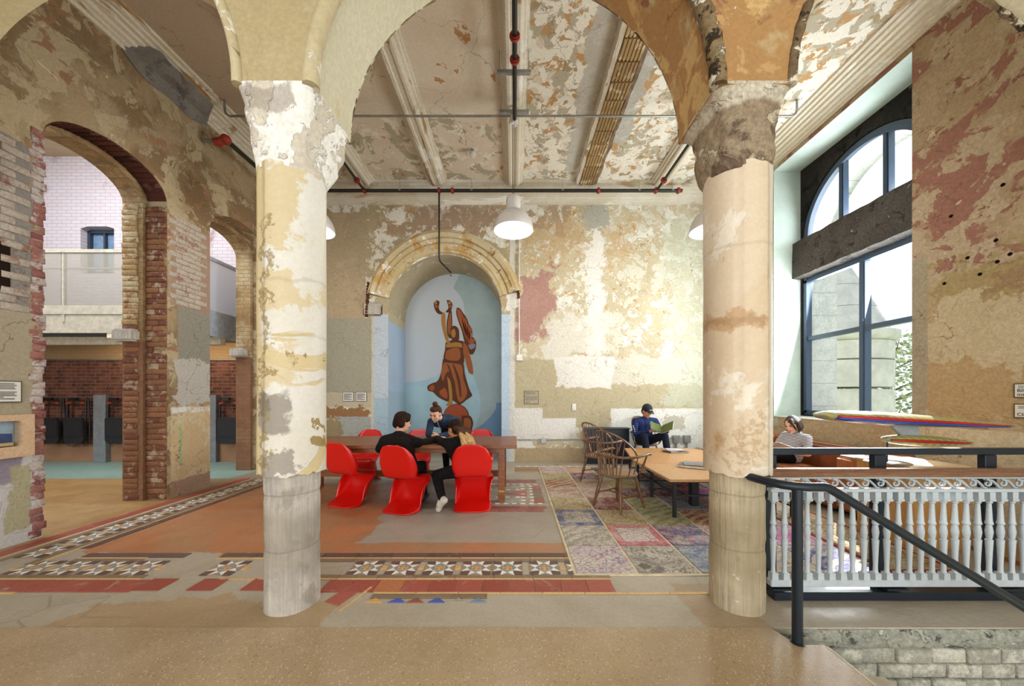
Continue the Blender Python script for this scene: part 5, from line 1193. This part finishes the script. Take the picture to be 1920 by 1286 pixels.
_o = M_chev.obj; _x = M_chev.axis(0, _o); _z = M_chev.math('ABSOLUTE', M_chev.axis(1, _o)); _s = M_chev.math('FRACT', M_chev.math('MULTIPLY', M_chev.math('ADD', _x, M_chev.math('MULTIPLY', M_chev.axis(2, _o), .9)), 15)); _s2 = M_chev.math('FRACT', M_chev.math('MULTIPLY', M_chev.axis(2, _o), 22))
M_chev.color(M_chev.mix(M_chev.step(_s, .42, .5), H('#b7a544'), M_chev.mix(M_chev.step(_s2, .3, .4), H('#7d858c'), H('#8f9a70')))); M_chev.b.inputs['Coat Weight'].default_value = .4; M_chev = M_chev.m
M_mred = flat('model_red', '#b3271f', .3, .5); M_mblue = flat('model_blue', '#3550a8', .3, .5); M_msil = flat('model_grey', '#a9b0b4', .22, .6, .2)
ship = thing('model_airship', 'painted model airship with yellow chevrons and red stripe on a pole, on the plywood pedestal', 'sculpture', (3.83, 3.42, .788), math.radians(-6))
def hull(n, x0, x1, z, w, h, y=0, tilt=0, pw=(.5, .5), m=M_chev, asym=.5, par=None):
    q = B(); rows = []
    for i in range(33):
        f = i/32; e = (math.sin(PI*f**asym))**.62 if 0 < f < 1 else .02
        rows.append([Vector((x0+(x1-x0)*f, y+w*max(e, .03)*math.cos(a), z+tilt*f+h*max(e, .03)*math.sin(a))) for a in [2*PI*k/24 for k in range(24)]])
    q.grid(rows, True); bmesh.ops.holes_fill(q.bm, edges=q.bm.edges); return q.build(n, m, par or ship, smooth=50)
hull('hull', -.80, .98, .47, .20, .065, 0, -.10, asym=.60)
hull('gondola', -.20, .62, .235, .085, .055, 0, -.03, asym=.75)
def stripe(n, x0, x1, z, w, h, y, tilt, m, asym, hz):
    q = B(); rows = []
    for i in range(33):
        f = .06+.88*i/32; e = (math.sin(PI*f**asym))**.62
        rows.append([Vector((x0+(x1-x0)*f, y+(w*e+.003)*math.cos(a), z+tilt*f+(h*e+.003)*math.sin(a))) for a in [PI-.26+hz, PI+hz, PI+.26+hz]])
    q.grid(rows); o = q.build(n, m, ship, smooth=50); md = o.modifiers.new('s', 'SOLIDIFY'); md.thickness = .004; return o
stripe('red_stripe', -.80, .98, .47, .20, .065, 0, -.10, M_mred, .60, .0); stripe('blue_stripe', -.80, .98, .47, .20, .065, 0, -.10, M_mblue, .60, .44); stripe('red_stripe', -.20, .62, .235, .085, .055, 0, -.03, M_mred, .75, .0)
q = B(); q.prism([(-.02, .26), (.16, .26), (.10, .41), (-.16, .42)], lambda u, v, w: Vector((u, w, v)), -.02, .02); q.bevel(.006); q.build('pylon', M_msil, ship, smooth=0)
B().cyl((-.14, 0, .018), (-.14, 0, .24), .006).build('pole', M_blk, ship); B().lathe([(.17, 0), (.172, .006), (.16, .014), (.02, .02)], (-.14, 0, 0), 36).build('stand_disc', flat('disc_chrome', '#c9cdd0', .12, .6, .8), ship)
# books
def book(lab, c, w, d, h, rz, cov, pg='#e3ded2', group=None):
    t = thing('book', lab, 'book', c, rz, group); m = flat('cover_'+cov, cov, .35, .5)
    q = B(); q.box((0, 0, .002), (w, d, .004)); q.box((0, 0, h-.002), (w, d, .004)); q.box((-w/2+.002, 0, h/2), (.004, d, h)); q.build('cover', m, t, smooth=0)
    B().box((.003, 0, h/2), (w-.012, d-.012, h-.009)).build('pages', flat('pages', pg, .8), t, smooth=0)
book('grey book at the bottom of the pile on the far half of the low table', (2.78, 5.98, .481), .34, .25, .022, .1, '#3c3f45')
book('pale magazine on top of the pile on the far half of the low table', (2.74, 6.0, .504), .30, .23, .012, .35, '#b9b4b8'); book('white magazine between the two others in the pile on the low table', (2.76, 6.0, .5165), .27, .2, .010, -.2, '#d3cfd2')
book('brown thick book on the low table beside the cream column', (2.42, 4.72, .481), .34, .24, .035, 2.6, '#6b563e'); book('grey book lying on the brown book on the low table', (2.44, 4.72, .517), .26, .2, .022, 2.75, '#77787a')

# ============================================================ OUTSIDE THE WINDOW
tr = tag(thing('stone_turret', 'pale stone turret with conical roof outside the big window', 'turret', (10.15, 11.4, 0)))
M_tur = flat('turret_stone', '#bdbdb6', .9, .2, var=.1, scale=3); M_tur2 = flat('turret_roof', '#b2b3ae', .9, .2, var=.1, scale=3)
cour = [(-1.0, .9), (-.1, .85), (.8, .85), (1.7, .8), (2.52, .55)]
for z, h in cour:
    q = B(); q.lathe([(1.575, z+.004), (1.6, z+.02), (1.6, z+h-.02), (1.575, z+h-.004)], seg=48); q.build('stone_course', M_tur, tr)
B().lathe([(1.6, 3.07), (1.68, 3.12), (1.72, 3.24), (1.72, 3.36), (1.6, 3.40)], seg=48).build('turret_cornice', M_tur, tr)
for i in range(5):
    z = 3.40+.72*i; r0 = 1.55-.30*i; q = B(); q.lathe([(r0, z+.005), (r0-.27, z+.69), (max(.03, r0-.30), z+.715)], seg=48); q.build('roof_course', M_tur2, tr)
def tree(lab, c, h, r, n, seed):
    rnd = random.Random(seed); t = thing('leafy_tree', lab, 'tree', c)
    q = B(); q.tube([(0, 0, 0), (.1, .1, h*.4), (-.1, 0, h*.75), (0, 0, h)], [.22, .18, .1, .03], 10)
    for k in range(14):
        a = rnd.uniform(0, 6.28); z = h*rnd.uniform(.35, .95); q.tube([(0, 0, z), (r*.5*math.cos(a), r*.5*math.sin(a), z+.6), (r*.9*math.cos(a), r*.9*math.sin(a), z+1.1)], [.05, .03, .01], 6)
    q.build('trunk', flat('bark', '#6d6258', .9), t)
    q = B()
    for k in range(n):
        a = rnd.uniform(0, 6.28); u = rnd.uniform(-1, 1); rr_ = r*rnd.uniform(.35, 1)**.5; p = Vector((rr_*math.sqrt(1-u*u)*math.cos(a), rr_*math.sqrt(1-u*u)*math.sin(a), h*.72+u*h*.42*rnd.uniform(.6, 1)))
        s = rnd.uniform(.06, .15); x = Vector((rnd.uniform(-1, 1), rnd.uniform(-1, 1), rnd.uniform(-1, 1))).normalized(); y = x.orthogonal().normalized()
        q._tag([q.bm.faces.new([q.bm.verts.new(p+d) for d in (x*s, y*s*.6, -x*s, -y*s*.6)])])
    tag(q.build('foliage', flat('leaf_green', '#9aa873', .8, var=.3, scale=2), t, smooth=0), kind='stuff')
tree('pale leafy tree outside the window beyond the stone turret', (17.6, 16.2, -3), 6.6, 2.6, 4200, 3)
struct(B().box((14, 18, -3.2), (40, 50, .3)).build('ground', flat('ground_grass', '#9aa37f', .95), smooth=0))
# ============================================================ PEOPLE
V = lambda *a: Vector(a)
def skinmat(n, h): return flat(n, h, .5, .4, var=.05, scale=6)
def shift(o, base):
    o.data.transform(Matrix.Translation(-base)); o.location = (0, 0, 0)
def hand(b, wr, d, palm, k=1.0, curl=.5):
    """palm and five bent fingers: d = pointing direction, palm = way the palm faces"""
    d = d.normalized(); palm = (palm-d*palm.dot(d)).normalized(); side = d.cross(palm).normalized()
    c = wr+d*.05*k
    b.chain([(wr, .026*k), (wr+d*.03*k, .027*k)], 8)
    for s in (-1, 0, 1): b.chain([(wr+d*.02*k+side*s*.014*k, .016*k), (wr+d*.085*k+side*s*.026*k, .0125*k)], 8)
    for i, L in enumerate((.066, .074, .069, .052)):
        s = (-.030+.020*i)*k; p0 = wr+d*.085*k+side*s; a = curl
        p1 = p0+(d*math.cos(a)+palm*math.sin(a))*L*.5*k; p2 = p1+(d*math.cos(a*2.1)+palm*math.sin(a*2.1))*L*.32*k; p3 = p2+(d*math.cos(a*2.9)+palm*math.sin(a*2.9))*L*.24*k
        b.chain([(p0, .0098*k), (p1, .0088*k), (p2, .0080*k), (p3, .0068*k)], 8)
    t0 = wr+d*.03*k-side*.026*k; t1 = t0+(d*.7-side*.75+palm*.3).normalized()*.040*k; t2 = t1+(d*.9-side*.1+palm*.45).normalized()*.030*k
    b.chain([(t0, .0135*k), (t1, .0105*k), (t2, .0085*k)], 8)
def person(label, J, f, up, skin, shirt, pants, shoes, sleeves='long', hands=None, neckr=.05, loose=0.0):
    J = {k: Vector(v) for k, v in J.items()}; f = Vector(f).normalized(); r = f.cross(Vector(up)).normalized(); u = r.cross(f).normalized()
    Hc = J['head']; base = V(J['pel'].x, J['pel'].y, 0)
    P, N = J['pel'], J['neck']; sL, sR = J['shL'], J['shR']; C = (sL+sR)/2*.8+N*.2-(N-P).normalized()*.06; sv = (sR-sL).normalized(); md = (P+C)/2
    hL, hR = J.get('hipL', P-sv*.09), J.get('hipR', P+sv*.09)
    K = 1.10
    def torso(b, g, low=True, neck=True):
        for s in (-1, 1): b.chain([(P+sv*s*.075, .098+g), (md+sv*s*.06, .088+g), (C+sv*s*.08, .092+g)])
        b.chain([(P, .10+g), (md, .092+g), (C, .10+g), (C+(N-C)*.55, .078+g)])
        b.chain([(sL, .050+g), (C+(N-C)*.45-sv*.07, .058+g), (C+(N-C)*.45+sv*.07, .058+g), (sR, .050+g)])
    def arm(b, s, g, upto=1.0, fore=True):
        S_, E, W_ = J['sh'+s], J['el'+s], J['wr'+s]
        b.chain([(S_, .050+g), (S_+(E-S_)*.4, .046+g), (S_+(E-S_)*min(1, upto), .040+g)])
        if fore and upto >= 1: b.chain([(E, .040+g), (E+(W_-E)*.3, .039+g), (E+(W_-E)*.93, .027+g)])
    def leg(b, s, g):
        h, k, a = (hL if s == 'L' else hR), J['kn'+s], J['an'+s]
        b.chain([(h, .088+g), (h+(k-h)*.5, .072+g), (k, .054+g), (k+(a-k)*.3, .054+g), (a, .038+g)])
    def foot(b, s, g):
        a, t = J['an'+s], J['toe'+s]; d = (t-a); he = J.get('he'+s, a-V(d.x, d.y, 0).normalized()*.05-V(0, 0, .045))
        b.chain([(a, .036+g), (he, .032+g)], 10); b.chain([(he, .032+g), (a*.45+t*.55, .036+g), (t, .028+g)], 10); b.chain([(a, .034+g), (a*.45+t*.55, .036+g)], 10)
    R3 = Matrix((r, f, u)).transposed()
    b = B(); torso(b, 0); b.chain([(C+(N-C)*.5, .062), (N, neckr), (Hc-u*.05-f*.015, neckr)])
    n0 = len(b.bm.verts)
    b.ball(Hc+u*.022-f*.008, (.073, .092, .096), R3, 20, 14); b.ball(Hc+f*.028-u*.045, (.056, .058, .070), R3, 18, 12); b.ball(Hc+f*.062-u*.095, (.022, .02, .018), R3)
    b.ball(Hc+f*.055-u*.0, (.058, .034, .05), R3)
    b.chain([(Hc+f*.084+u*.012, .008), (Hc+f*.104-u*.024, .0115)], 8); b.ball(Hc+f*.094-u*.027, (.017, .012, .009), R3); b.ball(Hc+f*.080-u*.056, (.024, .014, .012), R3); b.ball(Hc+f*.080+u*.026, (.045, .014, .010), R3)
    for s in (-1, 1): b.ball(Hc+r*s*.075-f*.005-u*.01, (.010, .018, .030), R3); b.ball(Hc+r*s*.038+f*.056-u*.028, (.024, .024, .022), R3)
    b.bm.verts.ensure_lookup_table()
    for v in b.bm.verts[n0:]: v.co = Hc+(v.co-Hc)*K
    for s in 'LR': arm(b, s, 0); leg(b, s, 0); foot(b, s, 0)
    for s in 'LR':
        hd = (hands or {}).get(s)
        d, pm, cu = hd if hd else ((J['wr'+s]-J['el'+s]), V(0, 0, -1), .5)
        hand(b, J['wr'+s], Vector(d), Vector(pm), 1.0, cu)
    o = remeshed('person', b, skin, None, .0062, 3, .5); shift(o, base); o.location = base
    tag(o, label, 'person')
    def kid(n, b2, m, vx=.011, sm=5):
        if n in ('hair', 'cap'):
            for v in b2.bm.verts: v.co = Hc+(v.co-Hc)*K
        k = remeshed(n, b2, m, o, vx, sm, .5); shift(k, base); return k
    b = B(); torso(b, .014+loose)
    for s in 'LR': arm(b, s, .013+loose*.7, .62 if sleeves == 'short' else 1.0, sleeves == 'long')
    kid('shirt', b, shirt)
    b = B()
    for s in (-1, 1): b.chain([(P+sv*s*.075, .110), (P+sv*s*.07+(md-P)*.35, .105)])
    b.chain([(P, .112), (P+(md-P)*.3, .108)])
    for s in 'LR': leg(b, s, .013)
    kid('trousers', b, pants)
    for s in 'LR':
        b = B(); foot(b, s, .010); kid('shoe', b, shoes, .009, 3)
        t, a = J['toe'+s], J['an'+s]
    def e(n, b2, m):
        if n in ('eye', 'eyebrow', 'mouth', 'teeth', 'hair_bun', 'cap_lettering'):
            for v in b2.bm.verts: v.co = Hc+(v.co-Hc)*K
        shift(b2.build(n, m, o), base)
    for s in (-1, 1):
        e('eye', B().ball(Hc+r*s*.031+f*.0865+u*.010, (.0125, .008, .0065), R3), flat('eye_dark', '#2a1d17', .3))
        e('eyebrow', B().tube([Hc+r*s*.016+f*.094+u*.029, Hc+r*s*.034+f*.090+u*.033, Hc+r*s*.05+f*.078+u*.027], .0035, 6), flat('brow', '#3a281d', .8))
    e('mouth', B().tube([Hc-r*.022+f*.086-u*.055, Hc+f*.0965-u*.0585, Hc+r*.022+f*.086-u*.055], [.003, .0055, .003], 8), flat('lips', '#a8564a', .5))
    return o, base, Hc, f, u, r, R3, kid, e
sk1 = skinmat('skin_light', '#d9a488'); sk2 = skinmat('skin_tan', '#b97f5c'); sk3 = skinmat('skin_pale', '#dfae92'); sk4 = skinmat('skin_warm', '#c78d6a')
C_black = flat('cloth_black', '#141213', .9, .2, var=.25, scale=20, bump=.2); C_knit = flat('cloth_knit', '#201b19', .95, .15, var=.3, scale=40, bump=.4); C_den = flat('cloth_denim', '#2c3c52', .85, .2, var=.22, scale=12, bump=.15); C_blue = flat('cloth_blue', '#23315f', .85, .2, var=.2, scale=10); C_navy = flat('cloth_navy', '#1c2233', .85, .2, var=.2, scale=14)
H_dark = flat('hair_dark', '#2a170e', .7, .15, var=.35, scale=30, bump=.3); H_brown = flat('hair_brown', '#4a2b1a', .65, .2, var=.35, scale=30, bump=.3); S_white = flat('shoe_white', '#cfc8bb', .6); S_dark = flat('shoe_dark', '#25232a', .6)
def cap_hair(Hc, f, u, r, R3, b, back=.012):
    b.ball(Hc+u*.036-f*(.020), (.081, .094, .094), R3, 18, 12); b.ball(Hc-f*.045-u*.012, (.074, .062, .076), R3, 16, 10)
# 1 short-haired person in black sweater, back to the camera
o, base, Hc, f, u, r, R3, kid, e = person('person in black sweater with short dark hair seated at the long table',
    dict(pel=(-1.43, 4.475, .50), neck=(-1.53, 4.57, .945), head=(-1.505, 4.645, 1.085), shL=(-1.70, 4.55, .855), shR=(-1.36, 4.54, .855), elL=(-1.81, 4.66, .74), elR=(-1.245, 4.70, .80), wrL=(-1.62, 4.86, .84), wrR=(-1.09, 4.98, .838),
         knL=(-1.53, 4.80, .49), knR=(-1.29, 4.82, .49), anL=(-1.55, 4.80, .085), anR=(-1.26, 4.80, .085), toeL=(-1.55, 4.95, .035), toeR=(-1.25, 4.95, .035)),
    (.72, .66, -.18), (0, .1, 1), sk1, C_knit, C_black, S_dark, loose=.018)
b = B(); b.ball(Hc+u*.036-f*(.020), (.081, .094, .094), R3, 18, 12); b.ball(Hc-f*.045+u*.015, (.074, .062, .072), R3, 16, 10)
for k in range(9): a = -1.9+.47*k; b.chain([(Hc-f*.045+r*.068*math.sin(a)+u*.06*math.cos(a), .050), (Hc-f*.066+r*.056*math.sin(a)+u*(.05*math.cos(a)-.005), .026)], 8)
b.ball(Hc+f*.045+u*.095, (.070, .045, .036), R3); b.ball(Hc+u*.06-f*.01, (.092, .10, .085), R3); kid('hair', b, H_dark, .008, 3)
# 2 long dip-dyed hair
o, base, Hc, f, u, r, R3, kid, e = person('person in black with long dip-dyed hair and pale sneakers at the long table',
    dict(pel=(-.62, 4.53, .50), neck=(-.75, 4.57, .885), head=(-.795, 4.63, 1.0), shL=(-.92, 4.57, .83), shR=(-.60, 4.53, .83), elL=(-1.01, 4.73, .835), elR=(-.62, 4.74, .835), wrL=(-1.10, 4.96, .838), wrR=(-.90, 4.95, .838),
         hipL=(-.71, 4.53, .475), knL=(-1.03, 4.56, .41), anL=(-.90, 4.30, .175), toeL=(-.945, 4.30, .045), heL=(-.862, 4.26, .165), knR=(-.58, 4.83, .48), anR=(-.62, 4.80, .085), toeR=(-.62, 4.94, .035)),
    (-.70, .62, -.30), (0, .1, 1), sk2, C_black, C_black, S_white)
b = B(); cap_hair(Hc, f, u, r, R3, b); kid('hair', b, H_dark, .008, 3)
b = B()
for k in range(9): s = -.072+.018*k; b.chain([(Hc-f*.075+r*s*.8, .030), (Hc-f*.11+r*(s*1.1)+V(.03, -.01, -.03), .028), (Hc-f*.11+r*s*1.2+V(.065, -.036, -.125-.016*(k % 3)), .016)], 8)
kid('hair', b, H_brown, .008, 3)
b = B()
for k in range(7): s = -.066+.022*k; q_ = .012*((k*5) % 4); b.chain([(Hc-f*.112+r*s+V(.05, -.035, -.070-q_), .020), (Hc-f*.112+r*s*1.15+V(.08, -.075, -.12), .021), (Hc-f*.112+r*s*1.35+V(.105, -.115, -.175), .017), (Hc-f*.112+r*s*1.4+V(.11, -.12, -.215-q_), .010)], 8)
kid('hair', b, flat('hair_blond', '#b8925f', .65, .3, var=.3, scale=30, bump=.3), .007, 2)
for k in range(4): e('lace', B().tube([V(-.955+.022*k, 4.255, .085+.022*k), V(-.925+.022*k, 4.335, .095+.022*k)], .004, 6), C_black)
# 3 leaning across the table, bun
o, base, Hc, f, u, r, R3, kid, e = person('smiling person with hair bun in denim shirt leaning over the long table',
    dict(pel=(-1.13, 6.16, .97), neck=(-1.205, 5.62, 1.085), head=(-1.255, 5.52, 1.165), shR=(-1.36, 5.65, 1.03), shL=(-1.02, 5.70, 1.06), elR=(-1.35, 5.44, .845), elL=(-.99, 5.46, .845), wrR=(-1.235, 5.235, .845), wrL=(-1.145, 5.235, .845),
         hipL=(-1.04, 6.2, .92), hipR=(-1.22, 6.2, .92), knL=(-1.05, 6.20, .50), knR=(-1.24, 6.22, .50), anL=(-1.04, 6.34, .085), anR=(-1.25, 6.36, .085), toeL=(-1.05, 6.19, .035), toeR=(-1.27, 6.21, .035)),
    (-.30, -.86, -.42), (0, -.3, 1), sk3, C_den, C_black, S_dark, hands={'R': ((.6, -.8, .05), (.6, .5, -.3), 1.0), 'L': ((-.6, -.8, .05), (-.6, .5, -.3), 1.0)})
b = B(); b.ball(Hc+u*.034-f*.022, (.0785, .090, .092), R3, 18, 12); b.ball(Hc-f*.04-u*.0, (.072, .055, .066), R3); b.ball(Hc+u*.082+f*.018, (.068, .066, .042), R3); kid('hair', b, H_brown, .008, 3)
e('hair_bun', B().ball(Hc+u*.150-f*.02, (.040, .036, .034), R3), H_brown)
e('teeth', B().tube([Hc-r*.016+f*.0925-u*.0545, Hc+f*.100-u*.0565, Hc+r*.016+f*.0925-u*.0545], [.002, .0038, .002], 6), flat('teeth', '#efe8e0', .3))
e('placket', B().tube([V(-1.24, 5.555, 1.05), V(-1.225, 5.58, .97), V(-1.20, 5.64, .90)], .008, 6), flat('denim_pale', '#7d8fa8', .8))
# 4 man in cap reading
o, base, Hc, f, u, r, R3, kid, e = person('man in dark cap and blue top reading a book by the back wall',
    dict(pel=(2.68, 7.20, .545), neck=(2.68, 7.13, 1.01), head=(2.69, 7.06, 1.135), shR=(2.475, 7.12, .935), shL=(2.885, 7.12, .935), elR=(2.43, 7.0, .68), elL=(2.98, 7.0, .70), wrR=(2.66, 6.86, .745), wrL=(3.04, 6.88, .75),
         hipR=(2.60, 7.18, .53), hipL=(2.78, 7.18, .53), knR=(2.53, 6.74, .66), knL=(2.93, 6.76, .68), anR=(2.54, 6.62, .10), anL=(2.98, 6.66, .10), toeR=(2.53, 6.50, .035), toeL=(2.99, 6.54, .035)),
    (.30, -.85, -.42), (0, 0, 1), sk4, C_blue, C_navy, S_dark, hands={'R': ((.7, -.5, .2), (.2, .3, .9), .5), 'L': ((-.3, -.6, .5), (-.6, .4, .5), .6)})
b = B(); cap_hair(Hc, f, u, r, R3, b); kid('hair', b, H_dark, .008, 3)
b = B(); b.ball(Hc+u*.055-f*.008, (.086, .102, .088), R3, 20, 12); b.chain([(Hc+u*.04+f*.075-r*.045, .016), (Hc+u*.03+f*.155-r*.025, .010), (Hc+u*.03+f*.155+r*.025, .010), (Hc+u*.04+f*.075+r*.045, .016), (Hc+u*.04+f*.11, .014)], 10); kid('cap', b, flat('cap_dark', '#20252c', .8), .008, 3)
q = B(); q.box((0, 0, 0), (.06, .003, .010)); q.bm.transform(Matrix.Translation(Hc+u*.072+f*.092) @ R3.to_4x4()); e('cap_lettering', q, flat('thread_pale', '#c9c9c9', .8))
e('badge', B().ball(V(2.78, 6.985, .85), (.018, .006, .018)), M_white)
for k in range(4): e('sleeve_print', B().ball(V(2.405+.004*k, 7.02-.015*k, .84-.035*k), (.012, .018, .012)), M_white)
bk_ = thing('open_book', 'open book with green cover held up by the reading man in the cap', 'book', (2.86, 6.735, .80))
for s, n in ((-1, 'green'), (1, 'pale')):
    q = B(); q.box((s*.125, 0, .0), (.25, .012, .20)); q.bm.transform(Euler((-.75, -.42 if s > 0 else .36, -.95 if s > 0 else .15)).to_matrix().to_4x4()); q.build('cover', flat('book_green', '#5d6b2e', .5), bk_, smooth=0)
    q = B(); q.box((s*.123, .014, .0), (.24, .014, .19)); q.bm.transform(Euler((-.75, -.42 if s > 0 else .36, -.95 if s > 0 else .15)).to_matrix().to_4x4()); q.build('pages', flat('pages_white', '#efece4', .8), bk_, smooth=0)
# 5 woman on the sofa
C_strm = Mat('cloth_stripes', .9, .2); _z = C_strm.axis(2, C_strm.obj); _k = C_strm.math('FRACT', C_strm.math('MULTIPLY', C_strm.math('ADD', _z, C_strm.math('MULTIPLY', C_strm.axis(0, C_strm.obj), .15)), 44)); C_strm.color(C_strm.mix(C_strm.step(_k, .42, .52), H('#e3e0de'), H('#3d4256'))); C_strm = C_strm.m
o, base, Hc, f, u, r, R3, kid, e = person('woman with dark bob in striped shirt reading on the leather sofa, legs stretched out',
    dict(pel=(4.38, 5.52, .50), neck=(4.42, 5.46, .885), head=(4.345, 5.43, 1.0), shL=(4.46, 5.28, .80), shR=(4.40, 5.64, .81), elL=(4.40, 5.20, .57), elR=(4.24, 5.66, .60), wrL=(4.17, 5.30, .60), wrR=(4.12, 5.56, .61),
         hipL=(4.34, 5.45, .48), hipR=(4.34, 5.62, .48), knL=(3.93, 5.47, .51), knR=(3.93, 5.63, .52), anL=(3.54, 5.50, .47), anR=(3.54, 5.66, .47), toeL=(3.48, 5.50, .58), toeR=(3.48, 5.66, .58)),
    (-.85, -.34, -.40), (-.1, 0, 1), sk3, C_strm, C_black, S_dark, sleeves='short', neckr=.044)
b = B(); cap_hair(Hc, f, u, r, R3, b)
for s in (-1, 1):
    for k in range(4): b.chain([(Hc+r*s*.07-f*(.0+.022*k)+u*.04, .024), (Hc+r*s*.078-f*(.005+.022*k)-u*.06, .022), (Hc+r*s*.07+f*(.015-.02*k)-u*.10, .014)], 8)
b.chain([(Hc+f*.05+u*.085-r*.03, .03), (Hc+f*.075+u*.03-r*.06, .016), (Hc+f*.06-u*.05-r*.072, .012)], 8)
kid('hair', b, flat('hair_bob', '#33241e', .45, .5, var=.35, scale=30, bump=.3), .008, 3)
e('neckband', B().tube([V(4.42, 5.46, .872)+V(.068*math.cos(a), .072*math.sin(a), -.012*math.cos(a)*-1) for a in [2*PI*k/20 for k in range(20)]], .008, 8, closed=True), flat('band_red', '#b03a3a', .8))
bk_ = thing('open_magazine', 'open white magazine on the lap of the woman on the sofa', 'magazine', (4.06, 5.40, .655))
for s in (-1, 1):
    q = B(); q.box((0, s*.11, .0), (.27, .21, .008)); q.bm.transform(Euler((s*.28, .35, 0)).to_matrix().to_4x4()); q.build('pages', flat('pages_white', '#efece4', .8), bk_, smooth=0)
